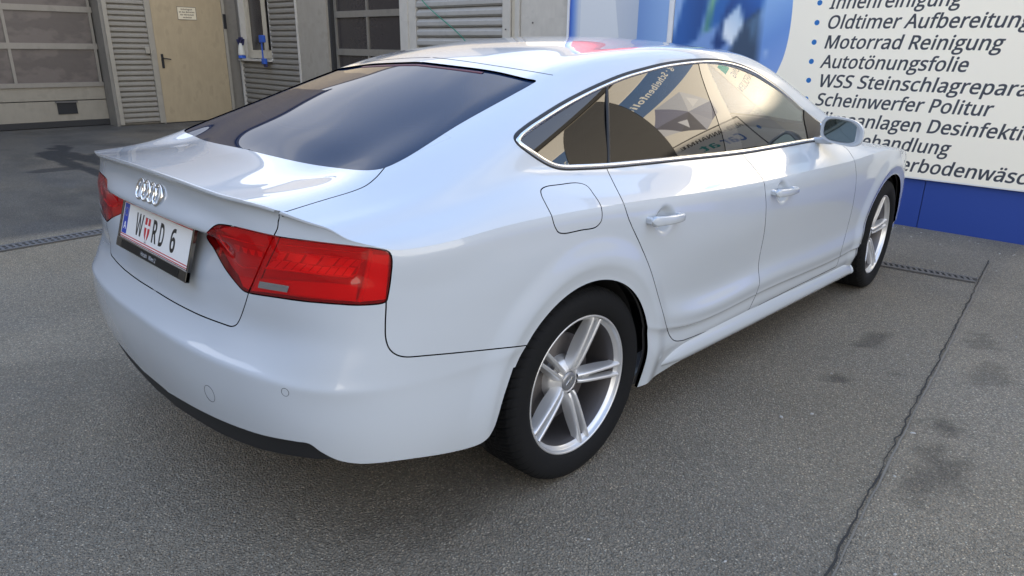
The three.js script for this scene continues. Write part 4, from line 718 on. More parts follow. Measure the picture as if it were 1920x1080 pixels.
// ------------------------------------------------------------------ the yard
// asphalt with exposed aggregate: colour and relief computed on a 3 m tile
function dataTex(n, f, { srgb = false, repeat = true } = {}) { const d = new Uint8Array(n * n * 4); for (let j = 0; j < n; j++) for (let i = 0; i < n; i++) { const c = f(i, j), o = (j * n + i) * 4; d[o] = clamp(c[0]) * 255; d[o + 1] = clamp(c[1]) * 255; d[o + 2] = clamp(c[2]) * 255; d[o + 3] = 255; } const t = new THREE.DataTexture(d, n, n, THREE.RGBAFormat); t.magFilter = THREE.LinearFilter; t.minFilter = THREE.LinearMipmapLinearFilter; t.generateMipmaps = true; t.anisotropy = 8; if (srgb) t.colorSpace = THREE.SRGBColorSpace; if (repeat) t.wrapS = t.wrapT = THREE.RepeatWrapping; t.needsUpdate = true; return t; }
let groundMat;
{
  const n = 2048, H = new Float32Array(n * n), C = new Float32Array(n * n * 3), cells = 420, cs = n / cells;
  const R = rng(77), px = new Float32Array(cells * cells), py = new Float32Array(cells * cells), br = new Float32Array(cells * cells), rd = new Float32Array(cells * cells), wm = new Float32Array(cells * cells);
  for (let i = 0; i < cells * cells; i++) { px[i] = R(); py[i] = R(); const k = R(); br[i] = k < .30 ? .38 + R() * .35 : k < .86 ? .80 + R() * .45 : 1.25 + R() * .75; rd[i] = .22 + .42 * R(); wm[i] = R() - .5; }
  for (let j = 0; j < n; j++) for (let i = 0; i < n; i++) {
    const gx = i / cs, gy = j / cs, ix = Math.floor(gx), iy = Math.floor(gy); let d1 = 9, id = 0;
    for (let a = -1; a <= 1; a++) for (let b = -1; b <= 1; b++) { const cx = (ix + a + cells) % cells, cy = (iy + b + cells) % cells, k = cy * cells + cx, dx = ix + a + px[k] - gx, dy = iy + b + py[k] - gy, d = Math.hypot(dx, dy) - rd[k] * .55; if (d < d1) { d1 = d; id = k; } }
    const st = sstep(.22, .02, d1), gr = hash2(i, j, 5), f = .86 + .28 * vnoise(i / 9, j / 9, 31, 0);
    const base = (.50 + .55 * gr) * f, v = lerp(base * .85, br[id] * (.86 + .28 * gr), st * .9), w = wm[id] * st * .16;
    H[j * n + i] = st * (.45 + .55 * rd[id] * 1.5) + .16 * gr; const o = (j * n + i) * 3; C[o] = v * (1 + w); C[o + 1] = v; C[o + 2] = v * (1 - w * .9);
  }
  const map = dataTex(n, (i, j) => { const o = (j * n + i) * 3; return [C[o] * .40, C[o + 1] * .40, C[o + 2] * .40]; });
  const bump = dataTex(n, (i, j) => { const h = H[j * n + i]; return [h, h, h]; });
  groundMat = new THREE.MeshStandardMaterial({ map, bumpMap: bump, bumpScale: .006, roughness: .86, vertexColors: true });
}
// colour of the ground by place: old asphalt, concrete apron before the garage, oil marks, damp spots
const blot = (x, z, cx, cz, rx, rz, s, ragged = .6) => { const dx = (x - cx) / rx, dz = (z - cz) / rz, r = Math.hypot(dx, dz) + (fbm(dx * 1.6 + s * 3.1, dz * 1.6 - s, 5, 40 + s) - .5) * ragged * 2.6; return sstep(1.05, .75, r); };
function groundColor(x, z) {
  const n1 = fbm(x * .9 + 3, z * .9, 4, 11), n2 = fbm(x * 3.1, z * 3.1 + 7, 3, 23), n3 = fbm(x * .35 + 9, z * .35, 3, 51);
  let c = [.76, .66, .50].map(v => v * (.78 + .34 * n1 + .16 * (n2 - .5)));
  const brown = clamp(sstep(.42, .62, n3) * .5 + sstep(.5, .68, n1) * .35); c = [c[0] * (1 + .10 * brown), c[1] * (1 + .02 * brown), c[2] * (1 - .12 * brown)];
  // strip right of the joint: younger, coarser asphalt
  const joint = lerp(1.70, 1.36, clamp((x - .1) / 3.3)); if (z > joint) c = c.map(v => v * 1.10);
  // concrete before the banner wall and the slot drain
  const wallEdge = 2.95 + .1 * fbm(z * 2, 3, 3, 7); const k1 = sstep(wallEdge - .25, wallEdge + .1, x) * sstep(1.5, 1.3, z); c = c.map((v, i) => lerp(v, [.62, .56, .46][i] * (.8 + .4 * n2), k1 * .65));
  // apron
  const k2 = sstep(-3.75, -3.95, z); if (k2 > 0) { const p = sstep(.40, .58, fbm(x * .8 + 2.2, z * .55 + 4, 4, 61)); let a = [.50, .43, .33].map((v, i) => lerp(v, [.36, .325, .27][i], p)); const g = sstep(.5, .7, fbm(x * 2.3, z * 1.3, 4, 71)); a = a.map(v => v * (.82 + .30 * n2) * (1 - .25 * g)); c = c.map((v, i) => lerp(v, a[i], k2)); 
    const slab = sstep(.46, .54, fbm(x * .7 + 5.1, z * .42 + 1.7, 5, 83)); c = c.map((v, i) => lerp(v, v * [1.12, 1.08, 1.0][i], slab * k2)); }
  const oil = Math.max(blot(x, z, .86, -7.6, .30, .95, 2, .75), blot(x, z, .70, -6.55, .10, .8, 3, .6), blot(x, z, .45, -6.9, .28, .16, 4, .5) * .8, blot(x, z, .98, -8.7, .16, .35, 5, .7));
  c = c.map(v => lerp(v, .045, oil * .9));
  for (const [sx, sz, rx, rz, s, a] of [[1.95, 1.21, .16, .05, 6, .55], [1.37, 1.24, .06, .035, 7, .6], [1.22, 1.70, .08, .05, 8, .55], [.87, 1.76, .22, .09, 9, .45], [1.89, 1.72, .17, .09, 10, .35], [1.62, 1.42, .03, .02, 12, .5], [-.42, .72, .30, .14, 13, .22], [2.3, 1.6, .12, .07, 15, .35], [-1.1, -.9, .35, .5, 16, .16]]) { const k = blot(x, z, sx, sz, rx, rz, s, .7) * a; c = c.map((v, i) => lerp(v, [.14, .115, .085][i], k)); }
  return c;
}
{
  const axis = (lo, hi, step, far) => { const a = []; let x = lo, s = step; const left = []; let v = lo; while (v > -far) { s *= 1.35; v -= s; left.push(Math.max(v, -far)); } a.push(...left.reverse()); for (x = lo; x < hi - 1e-6; x += step) a.push(x); s = step; v = hi; a.push(hi); while (v < far) { s *= 1.35; v += s; a.push(Math.min(v, far)); } return a; };
  const X = axis(-2.6, 4.9, .035, 150), Z = axis(-11.6, 3.4, .045, 150), P = [], N = [], UV = [], COL = [], I = [];
  for (const z of Z) for (const x of X) { P.push(x, 0, z); N.push(0, 1, 0); UV.push(x / 3, z / 3); COL.push(...groundColor(x, z)); }
  for (let j = 0; j < Z.length - 1; j++) for (let i = 0; i < X.length - 1; i++) { const a = j * X.length + i, b = a + X.length; I.push(a, b, b + 1, a, b + 1, a + 1); }
  const g = new THREE.BufferGeometry(); g.setAttribute('position', new THREE.Float32BufferAttribute(P, 3)); g.setAttribute('normal', new THREE.Float32BufferAttribute(N, 3)); g.setAttribute('uv', new THREE.Float32BufferAttribute(UV, 2)); g.setAttribute('color', new THREE.Float32BufferAttribute(COL, 3)); g.setIndex(I);
  struct(add(scene, 'ground', g, groundMat));
}
M.crack = new THREE.MeshStandardMaterial({ color: lin(.03, .028, .025), roughness: .95 });
M.seal = new THREE.MeshStandardMaterial({ color: lin(.17, .15, .12), roughness: .9 });
{ // the long joint: mortar strip with a ragged crack in it
  const R = rng(5), strip2 = (pts, w, y) => { const P = [], I = []; pts.forEach(([x, z, k], i) => { const ww = w(i) * k; P.push(x - .0, y, z - ww, x, y, z + ww); if (i) { const a = i * 2 - 2; I.push(a, a + 1, a + 3, a, a + 3, a + 2); } }); const g = new THREE.BufferGeometry(); g.setAttribute('position', new THREE.Float32BufferAttribute(P, 3)); g.setIndex(I); g.computeVertexNormals(); return g; };
  const line = []; for (let i = 0; i <= 300; i++) { const t = i / 300, x = lerp(-1.4, 4.0, t); line.push([x, lerp(1.70, 1.36, (x - .1) / 3.3) + .012 * (fbm(x * 3, 1, 3, 4) - .5) + .006 * (fbm(x * 14, 5, 3, 8) - .5), 1]); }
  const crack = line.map(([x, z]) => [x, z - .012 + .016 * (fbm(x * 22, 9, 3, 14) - .5), .35 + 1.3 * fbm(x * 9, 2, 3, 15)]);
  const sl = struct(add(scene, 'joint_strip', strip2(line.map(([x, z]) => [x, z, .35 + 1.2 * fbm(x * 5, 20, 3, 19)]), () => .004, .004), M.seal));
  struct(add(scene, 'joint_crack', strip2(crack, () => .0027, .007), M.crack));
}
// slot drains: channel with cast bars
M.castIron = new THREE.MeshStandardMaterial({ color: lin(.115, .108, .10), roughness: .8 });
function drain(x0, z0, x1, z1, w, pitch, rows, label, slant = 0) {
  const L = Math.hypot(x1 - x0, z1 - z0), g = group(scene, 'drain_channel'); g.position.set(x0, .0, z0); g.rotation.y = -Math.atan2(z1 - z0, x1 - x0); tag(g, label, 'drain');
  add(g, 'channel', bx(0, L, .003, .0045, -w / 2, w / 2), M.crack);
  for (const s of [-1, 1]) add(g, 'edge_rail', bx(0, L, .003, .012, s * w / 2 - .012, s * w / 2 + .012), M.castIron);
  if (rows > 1) add(g, 'middle_rail', bx(0, L, .0045, .011, -.006, .006), M.castIron);
  const bg = box(pitch * .46, .006, w - .02, 0, .0075, 0); if (slant) { const p = bg.attributes.position; for (let i = 0; i < p.count; i++) p.setX(i, p.getX(i) + p.getZ(i) * slant); }
  for (let k = 0; k * pitch + pitch * .3 < L; k++) { const b = add(g, 'grate_bar', bg, M.castIron); b.position.x = k * pitch + pitch * .4; }
}
drain(-2.1, -3.47, 1.6, -3.72, .125, .040, 2, 'long cast iron slot drain crossing the yard behind the car');
drain(3.335, .55, 3.412, 1.335, .085, .034, 1, 'short cast iron slot drain beside the front wheel of the car', .35);

// ------------------------------------------------------------------ materials of the buildings
const dirt = dataTex(512, (i, j) => { const a = fbm(i / 46, j / 46, 4, 3), b = fbm(i / 11, j / 30, 3, 8), v = .86 + .16 * (a - .5) + .08 * (b - .5) - .12 * sstep(.62, .8, a); return [v, v * .99, v * .97]; });
const paneTex = dataTex(512, (i, j) => { const u = i / 512, v = j / 512, a = fbm(u * 5 + .8, v * 3.4 + 2, 4, 91), b = fbm(u * 22, v * 14, 3, 92); const k = sstep(.38, .64, a); const w = lerp(.70, 1.0, k) + .12 * (b - .5); return [w * 1.0, w * .965, w * .95]; });
const mat = (r, g, b, rough = .7, o = {}) => new THREE.MeshStandardMaterial({ color: lin(r, g, b), roughness: rough, map: dirt, ...o });
M.greyPanel = mat(.25, .232, .20, .55); M.greyLight = mat(.60, .575, .52, .5); M.greyStrip = mat(.38, .35, .29, .5); M.slat = mat(.30, .278, .235, .5); M.slatB = mat(.42, .41, .385, .5); M.slatDark = mat(.27, .25, .215, .55);
M.gatePanel = mat(.32, .29, .23, .6); M.gateRail = mat(.30, .28, .245, .45, { metalness: .3 }); M.pane = new THREE.MeshPhysicalMaterial({ color: lin(.125, .106, .094), roughness: .38, map: paneTex, clearcoat: .3, clearcoatRoughness: .3 });
M.paneB = new THREE.MeshPhysicalMaterial({ color: lin(.05, .045, .046), roughness: .25, map: dirt, clearcoat: .5, clearcoatRoughness: .15 });
M.doorCream = mat(.46, .37, .235, .5); M.frameCream = mat(.62, .56, .44, .5); M.wallRender = mat(.38, .345, .285, .9); M.sealAndGapShade = new THREE.MeshStandardMaterial({ color: lin(.03, .029, .028), roughness: .8 });
M.bluePlinth = new THREE.MeshStandardMaterial({ color: lin(.016, .052, .27), roughness: .62, bumpScale: .004 });
M.shadeTonedPanel = mat(.045, .046, .05, .5); M.roofing = mat(.10, .10, .10, .9); M.whiteTrim = new THREE.MeshStandardMaterial({ color: lin(.74, .75, .76), roughness: .4 });
function uvBox(g) { // metres as uv, by the dominant axis
  const h = g.index ? g.toNonIndexed() : g, p = h.attributes.position, n = h.attributes.normal, u = []; for (let i = 0; i < p.count; i++) { const ax = Math.abs(n.getX(i)), ay = Math.abs(n.getY(i)), az = Math.abs(n.getZ(i)); if (ax > ay && ax > az) u.push(p.getZ(i) * .6, p.getY(i) * .6); else if (az > ay) u.push(p.getX(i) * .6, p.getY(i) * .6); else u.push(p.getX(i) * .6, p.getZ(i) * .6); } h.setAttribute('uv', new THREE.Float32BufferAttribute(u, 2)); return h; }
const ub = (...a) => uvBox(bx(...a));
// a corrugated slat, length L along x, facing +z, of one pitch
function slatGeo(L, p, d) { const s = new THREE.Shape(); s.moveTo(-.004, .002); s.lineTo(d * .55, p * .06); s.lineTo(d, p * .22); s.lineTo(d * .96, p * .60); s.lineTo(d * .30, p * .90); s.lineTo(-.004, p * .985); s.closePath(); const e = new THREE.ExtrudeGeometry(s, { depth: L, bevelEnabled: false }); e.rotateY(-Math.PI / 2); e.scale(1, 1, 1); const q = e.attributes.position; const h = e; // shape x -> +z, extrusion -> x
  for (let i = 0; i < q.count; i++) { const x = q.getX(i), y = q.getY(i), z = q.getZ(i); q.setXYZ(i, x + L, y, z); } h.computeVertexNormals(); return uvBox(h); }

// ------------------------------------------------------------------ garage building along the far side (facade at z = -11)
{
  const A = group(scene, 'garage_building'); tag(A, 'grey garage building with a sectional gate and a cream steel door', 'building');
  const zf = -11, zr = -11.36;
  add(A, 'wall', merge([ub(-16, -1.15, 0, 5, -11.8, zf), ub(-1.15, 2.44, 2.75, 5, -11.8, zf), ub(2.44, 4.72, 2.45, 5, -11.8, zf), ub(2.44, 4.72, 0, 2.45, -11.8, -11.07), ub(-1.15, 2.44, 0, 2.75, -12.2, -11.8)]), M.greyPanel);
  add(A, 'roof', ub(-16.1, 4.8, 5, 5.12, -20, -10.9), M.roofing);
  // sectional gate in a reveal
  const gate = group(A, 'gate');
  add(gate, 'jamb', ub(2.41, 2.455, 0, 2.75, zr - .1, zf + .004), M.greyPanel); add(gate, 'jamb', ub(-1.18, -1.15, 0, 2.75, zr - .1, zf + .004), M.greyPanel);
  add(gate, 'seal_and_gap_shade', ub(-1.15, 2.41, .012, .105, zr - .05, zr + .005), M.sealAndGapShade);
  add(gate, 'bottom_panel', ub(-1.15, 2.405, .435, .643, zr - .04, zr), M.gatePanel); add(gate, 'bottom_panel', ub(-1.15, 2.405, .107, .42, zr - .04, zr), M.gatePanel);
  const slot = add(gate, 'mail_slot', ub(1.66, 1.945, .215, .405, zr, zr + .012), M.blackPlastic); add(gate, 'slot_flap', ub(1.64, 1.965, .395, .42, zr, zr + .03), M.castIron);
  for (const [y0, y1] of [[.643, .712], [1.227, 1.316], [1.792, 1.88], [2.36, 2.45]]) add(gate, 'rail', ub(-1.15, 2.405, y0, y1, zr - .02, zr + .022), M.gateRail);
  for (const [y0, y1] of [[.712, 1.227], [1.316, 1.792], [1.88, 2.36]]) { for (const x of [-1.15, -.03, 1.14, 2.345]) add(gate, 'mullion', ub(x, x + .042, y0, y1, zr - .02, zr + .020), M.gateRail); for (const [x0, x1] of [[-1.108, -.03], [.012, 1.14], [1.182, 2.345]]) { const p = bx(x0, x1, y0, y1, zr - .02, zr - .004); add(gate, 'pane', p, M.pane); } }
  add(gate, 'top_panel', ub(-1.15, 2.405, 2.45, 2.75, zr - .04, zr), M.gatePanel);
  // slatted panel between gate and door
  const lv = group(A, 'slatted_panel');
  add(lv, 'corner_strip', ub(2.455, 2.52, .02, 2.45, zf - .03, zf + .03), M.greyStrip); add(lv, 'corner_strip', ub(3.105, 3.185, .02, 2.45, zf - .03, zf + .022), M.greyStrip);
  add(lv, 'backing', ub(2.52, 3.105, .02, 2.45, zf - .07, zf - .037), M.slat);
  const sg = slatGeo(.585, .0862, .034); for (let k = 0; k < 28; k++) { const s = add(lv, 'slat', sg, M.slat); s.position.set(2.52, .035 + k * .0862, zf - .036); }
  add(lv, 'switch_box', rbox(.075, .105, .03, 3.06, 1.22, zf + .012, .006, 2), M.greyStrip);
  // cream door with a notice
  const door = group(A, 'door');
  add(door, 'door_leaf', rbox(1.215, 2.10, .05, 3.812, 1.065, zf - .02, .006, 2), M.doorCream);
  add(door, 'door_frame', merge([ub(3.185, 3.203, 0, 2.18, zf - .06, zf + .012), ub(4.421, 4.47, 0, 2.18, zf - .06, zf + .02), ub(3.185, 4.47, 2.118, 2.18, zf - .06, zf + .016)]), M.greyStrip);
  add(door, 'door_threshold', ub(3.2, 4.42, .0, .014, zf - .05, zf + .02), M.sealAndGapShade);
  const hd = add(door, 'door_handle', merge([rbox(.042, .235, .012, 3.285, 1.045, zf + .012, .006, 2), (() => { const c = new THREE.CylinderGeometry(.009, .009, .135, 10); c.rotateZ(Math.PI / 2 - .16); c.translate(3.345, 1.085, zf + .055); return c; })(), rbox(.018, .018, .05, 3.285, 1.095, zf + .035, .005)]), M.blackPlastic);
  add(door, 'hinge', rbox(.05, .25, .03, 4.452, 1.72, zf + .026, .006, 2), M.blackPlastic);
  const cv = document.createElement('canvas'); cv.width = 320; cv.height = 200; const x = cv.getContext('2d'); x.fillStyle = '#d8cdb2'; x.fillRect(0, 0, 320, 200); x.strokeStyle = '#3a3128'; x.lineWidth = 7; x.strokeRect(5, 5, 310, 190); x.fillStyle = '#3a3128'; x.font = 'bold 34px sans-serif'; x.textAlign = 'center'; ['Unbefugten', 'ist das Betreten', 'der Werkstatt', 'verboten'].forEach((s, i) => x.fillText(s, 160, 52 + i * 40, 280));
  const t = new THREE.CanvasTexture(cv); t.colorSpace = THREE.SRGBColorSpace; const n = add(door, 'notice', new THREE.PlaneGeometry(.33, .215), new THREE.MeshStandardMaterial({ map: t, roughness: .6 })); n.position.set(3.80, 1.83, zf + .0095);
}

// ------------------------------------------------------------------ workshop wing with the banners (wall at x = 4.7)
{
  const B = group(scene, 'workshop_building'); tag(B, 'grey workshop wing with slatted panels, a window and a blue plinth', 'building');
  const xf = 4.72, back = 5.1;
  // wall pieces leave the window and the second gate open
  add(B, 'wall', merge([ub(xf, back, 0, 4.55, -11.4, -10.93), ub(xf, back, 0, 1.055, -10.93, -9.80), ub(xf, back, 2.35, 4.55, -10.93, -9.80), ub(xf, back, 0, 4.55, -9.80, -7.94), ub(xf, back, 2.6, 4.55, -7.94, -6.09), ub(xf, back, 0, 4.55, -6.09, -5.2), ub(xf, back, 0, 3.45, -5.2, 1.0), ub(xf, back, 0, 4.2, 1.0, 9), ub(back, back + .1, 0, 4.55, -11, -5.2)]), M.greyPanel);
  add(B, 'roof', merge([ub(4.70, 12, 4.55, 4.66, -11.5, -5.15), ub(4.70, 12, 3.45, 3.55, -5.15, .99), ub(4.70, 12, 4.2, 4.3, .99, 9)]), M.roofing);
  add(B, 'render_panel', ub(4.685, xf, .0, 4.5, -8.86, -7.98), M.wallRender);
  // slats beside and under the window
  const lv = group(B, 'slatted_panel'); lv.position.set(0, 0, 0);
  const turn = (g, z0) => { const h = g.clone(); h.rotateY(-Math.PI / 2); return h; };   // x -> z, +z -> -x
  const s1 = turn(slatGeo(.93, .090, .030)), s2 = turn(slatGeo(2.06, .090, .030));
  for (let k = 0; k < 24; k++) { const y = .03 + k * .090, low = y < 1.0; const s = add(lv, 'slat', low ? s2 : s1, M.slatDark); s.position.set(xf - .002, y, low ? -10.93 : -9.80); }
  add(lv, 'corner_strip', ub(4.66, xf - .001, .02, 2.4, -8.875, -8.845), M.greyLight); add(lv, 'corner_strip', ub(4.665, xf - .001, .02, 1.06, -10.985, -10.945), M.greyLight);
  // window
  const w = group(B, 'window');
  add(w, 'reveal', ub(4.70, 4.90, 1.09, 2.35, -10.929, -10.90), M.greyLight); add(w, 'reveal', ub(4.70, 4.90, 1.09, 2.35, -9.829, -9.80), M.greyLight);
  add(w, 'frame', merge([ub(4.80, 4.86, 1.10, 2.35, -10.90, -10.78), ub(4.80, 4.86, 1.10, 2.35, -9.98, -9.83), ub(4.80, 4.86, 1.10, 1.24, -10.78, -9.98), ub(4.79, 4.80, 1.24, 2.35, -10.24, -10.10)]), M.frameCream);
  add(w, 'pane', bx(4.835, 4.845, 1.24, 2.35, -10.78, -9.98), M.paneB);
  add(w, 'sill', ub(4.63, 4.80, 1.055, 1.09, -10.96, -9.80), M.greyLight);
  add(w, 'room_wall', ub(4.98, 5.02, 1.06, 2.35, -10.9, -9.83), M.greyPanel);
  // second gate
  const g2 = group(B, 'gate'), xg = 4.80;
  add(g2, 'backing', ub(xg + .032, xg + .06, 0, 2.6, -7.94, -6.09), M.greyPanel);
  for (const [y0, y1] of [[.05, .66]]) add(g2, 'bottom_panel', ub(xg - .01, xg + .03, y0, y1, -7.90, -6.12), M.gatePanel);
  for (const [y0, y1] of [[.66, .72], [1.20, 1.295], [1.745, 1.835], [2.30, 2.36]]) add(g2, 'rail', ub(xg - .03, xg + .02, y0, y1, -7.90, -6.12), M.gateRail);
  for (const [y0, y1] of [[.72, 1.20], [1.295, 1.745], [1.835, 2.30]]) { for (const z of [-7.90, -7.055, -6.15]) add(g2, 'mullion', ub(xg - .03, xg + .02, y0, y1, z, z + .034), M.gateRail); for (const [z0, z1] of [[-7.866, -7.055], [-7.021, -6.15]]) add(g2, 'pane', bx(xg, xg + .012, y0, y1, z0, z1), M.paneB); }
  add(g2, 'top_panel', ub(xg - .01, xg + .03, 2.36, 2.6, -7.90, -6.12), M.gatePanel);
  add(g2, 'seal_and_gap_shade', ub(xf - .004, xg + .03, 0, 2.6, -7.965, -7.91), M.sealAndGapShade);  // near-black strip painted in for the shaded gap at the jamb
  add(B, 'post', ub(4.655, xf, 0, 2.7, -6.10, -5.93), M.greyLight); add(B, 'post', ub(4.675, xf, 0, 2.7, -5.93, -5.775), M.greyLight);
  // slatted panel 2
  const lv2 = group(B, 'slatted_panel'); const s3 = turn(slatGeo(1.63, .1185, .042)); for (let k = 0; k < 22; k++) { const s = add(lv2, 'slat', s3, M.slatB); s.position.set(xf - .002, .04 + k * .1185, -5.765); }
  add(B, 'post', ub(4.665, xf, 0, 2.75, -4.13, -4.0), M.greyLight); add(B, 'post', ub(4.68, xf, 0, 2.75, -3.985, -3.93), M.frameCream); add(B, 'post', ub(4.67, xf, 0, 2.75, -3.93, -3.86), M.greyLight);
  add(B, 'flat_panel', ub(4.69, xf, .0, 3.2, -3.85, -3.14), M.greyLight);
  add(B, 'shade_toned_panel', ub(4.69, xf, .45, 4.15, 3.05, 8.9), M.shadeTonedPanel);  // added panel: its dark colour stands in for shade on the wall end
  // plinth, two courses of painted blocks with a joint
  add(B, 'plinth', ub(4.70, xf, 0, .44, -3.14, .635), M.bluePlinth); add(B, 'plinth', ub(4.698, xf, 0, .44, .641, 8.9), M.bluePlinth);
  for (const [y, z] of [[1.55, -4.07], [1.62, -3.66], [1.1, -4.07], [.7, -3.66]]) { const s = new THREE.CylinderGeometry(.009, .009, .01, 10); s.rotateZ(Math.PI / 2); s.translate(z === -4.07 ? 4.662 : 4.687, y, z); add(B, 'screw', s, M.castIron); }
}
// ---- printed banners
function face(cv, z0, z1, y0, y1, x) { const t = new THREE.CanvasTexture(cv); t.colorSpace = THREE.SRGBColorSpace; t.anisotropy = 8; const g = new THREE.PlaneGeometry(z1 - z0, y1 - y0); g.rotateY(-Math.PI / 2); g.translate(x, (y0 + y1) / 2, (z0 + z1) / 2); return [g, new THREE.MeshPhysicalMaterial({ map: t, roughness: .42, clearcoat: .25, clearcoatRoughness: .25 })]; }
const canvas = (w, h) => { const c = document.createElement('canvas'); c.width = w; c.height = h; return [c, c.getContext('2d')]; };
{
  let [cv, x] = [0, 0]; const z0 = -1.79, z1 = 1.66, y0 = .405, y1 = 3.0, S = 580; [cv, x] = canvas(Math.round((z1 - z0) * S), Math.round((y1 - y0) * S));
  const X = z => (z - z0) * S, Y = y => (y1 - y) * S, poly = (pts, f) => { x.beginPath(); pts.forEach(([z, y], i) => i ? x.lineTo(X(z), Y(y)) : x.moveTo(X(z), Y(y))); x.closePath(); x.fillStyle = f; x.fill(); };
  const grad = (a, b, ...cs) => { const g = x.createLinearGradient(X(a[0]), Y(a[1]), X(b[0]), Y(b[1])); cs.forEach((c, i) => g.addColorStop(i / (cs.length - 1), c)); return g; };
  x.fillStyle = '#f8f1de'; x.fillRect(0, 0, cv.width, cv.height);
  // crystal picture with a curved right edge, softly out of focus: drawn small and enlarged
  const full = x; const [sm, xs] = canvas(Math.round(cv.width / 22), Math.round(cv.height / 22)); x = xs; x.scale(1 / 22, 1 / 22);
  x.save(); 
  x.fillStyle = grad([-1.79, 2.5], [-.6, .5], '#8fb0dc', '#7fa3d6', '#6f8fc8', '#9fb6d8'); x.fillRect(0, 0, cv.width, cv.height);
  poly([[-1.79, 2.6], [-1.48, 2.6], [-1.79, 1.45]], grad([-1.79, 2], [-1.5, 2], '#86a9da', '#a8c2e6'));
  poly([[-1.50, 2.6], [-1.20, 2.6], [-1.52, 1.45], [-1.82, 1.30]], grad([-1.7, 2], [-1.3, 2], '#2c5ea6', '#244f8e', '#3c74b8'));
  poly([[-1.36, 2.6], [-1.20, 2.6], [-1.38, 1.55], [-1.47, 1.5], [-1.42, 1.8]], grad([-1.45, 1.7], [-1.2, 2.1], '#4f8a86', '#a9dca0', '#6fb59a'));
  poly([[-1.22, 2.6], [-.86, 2.6], [-1.25, 1.60], [-1.40, 1.56]], grad([-1.3, 2], [-1.0, 2.2], '#2f66ac', '#3f7fc6', '#2a5aa0'));
  poly([[-1.10, 2.2], [-.95, 2.3], [-.93, 1.95], [-1.12, 1.83]], grad([-1.1, 2], [-.9, 2.1], '#e8f0f6', '#9fc0e4'));
  poly([[-.92, 2.6], [-.72, 2.6], [-.82, 1.75], [-1.3, 1.35], [-1.36, 1.42]], grad([-1.2, 1.6], [-.8, 2.1], '#1f3f78', '#2e63b0', '#3d78c8'));
  poly([[-1.26, 1.62], [-1.12, 1.76], [-1.05, 1.55], [-1.16, 1.40], [-1.27, 1.47]], grad([-1.2, 1.5], [-1.05, 1.7], '#dfe9f2', '#a8c6e4'));
  poly([[-1.05, 1.62], [-.90, 1.72], [-.82, 1.20], [-.98, 1.05], [-1.2, 1.30]], '#3b4f68'); poly([[-1.02, 1.60], [-.9, 1.7], [-.95, 1.4]], '#52708f');
  poly([[-.90, 2.6], [-.55, 2.6], [-.55, 1.85], [-.86, 2.05]], grad([-.9, 2.3], [-.6, 2.1], '#6fa6dc', '#3f7fc4', '#5c96d0'));
  poly([[-.86, 2.05], [-.55, 1.83], [-.55, 1.05], [-.88, 1.0], [-.91, 1.65]], grad([-.88, 1.7], [-.6, 1.3], '#86aee0', '#6b94d2', '#7f9fd8'));
  poly([[-.86, 1.98], [-.76, 1.90], [-.83, 1.84]], '#cfe2f2'); poly([[-.845, 1.37], [-.825, 1.345], [-.80, 1.37], [-.825, 1.30]], '#d8e8f4');
  poly([[-1.79, 1.25], [-1.2, 1.3], [-.98, 1.0], [-1.1, .7], [-1.79, .5]], grad([-1.7, .9], [-1, .9], '#9bb7de', '#86a4d4'));
  x.restore(); x = full; x.save(); x.beginPath(); x.moveTo(0, 0); x.lineTo(X(-.82), 0); x.bezierCurveTo(X(-.66), Y(2.1), X(-.58), Y(1.6), X(-.66), Y(1.28)); x.bezierCurveTo(X(-.76), Y(.95), X(-1.0), Y(.6), X(-1.35), Y(.405)); x.lineTo(0, cv.height); x.closePath(); x.clip(); x.imageSmoothingEnabled = true; x.drawImage(sm, 0, 0, cv.width, cv.height); x.restore();
  x.fillStyle = '#2f9c8a'; x.fillRect(X(1.38), Y(2.72), .20 * S, .16 * S); x.fillStyle = '#5b6b86'; x.font = Math.round(.13 * S) + 'px sans-serif'; x.fillText('REINIGUNG', X(.80), Y(2.42), .85 * S); x.fillText('SCHEIBENFOLIEN', X(.62), Y(2.24), 1.03 * S);
  // list of services
  const rows = ['Innenreinigung', 'Oldtimer Aufbereitung', 'Motorrad Reinigung', 'Autotönungsfolie', 'WSS Steinschlagreparatur', 'Scheinwerfer Politur', 'Klimaanlagen Desinfektion', 'Lederbehandlung', 'Motor-, Unterbodenwäsche'];
  const ends = [.632, 1.10, .953, .765, 1.37, .976, 1.36, .756, 1.45];
  rows.forEach((s, i) => { const yb = 1.687 - i * .1548; x.fillStyle = '#3b3f47'; x.font = '84px sans-serif'; const m = x.measureText(s).width; x.save(); x.translate(X(-.325), Y(yb)); const wv = (ends[i] + .325) * S; x.transform(1, 0, -.20, 1, 0, 0); x.scale(wv / m, .97); x.fillText(s, 0, 0); x.lineWidth = 2.6; x.strokeStyle = '#3b3f47'; x.strokeText(s, 0, 0); x.restore(); x.fillStyle = '#1f6db4'; x.beginPath(); x.arc(X(-.405), Y(yb + .048), .021 * S, 0, 7); x.fill(); });
  const s = group(scene, 'service_banner'); tag(s, 'white banner listing car care services in dark italic letters beside a blue crystal picture', 'banner');
  add(s, 'backing', bx(4.672, 4.70, y0, y1, z0, z1), M.whiteTrim); add(s, 'print', ...face(cv, z0, z1, y0, y1, 4.669));
  add(s, 'side_trim', bx(4.655, 4.70, y0, y1, -1.832, -1.797), M.whiteTrim);
  // rolls over at the lower edge
  add(s, 'lower_edge', rbox(.03, .012, z1 - z0, 4.684, .399, (z0 + z1) / 2, .004), M.whiteTrim);
}
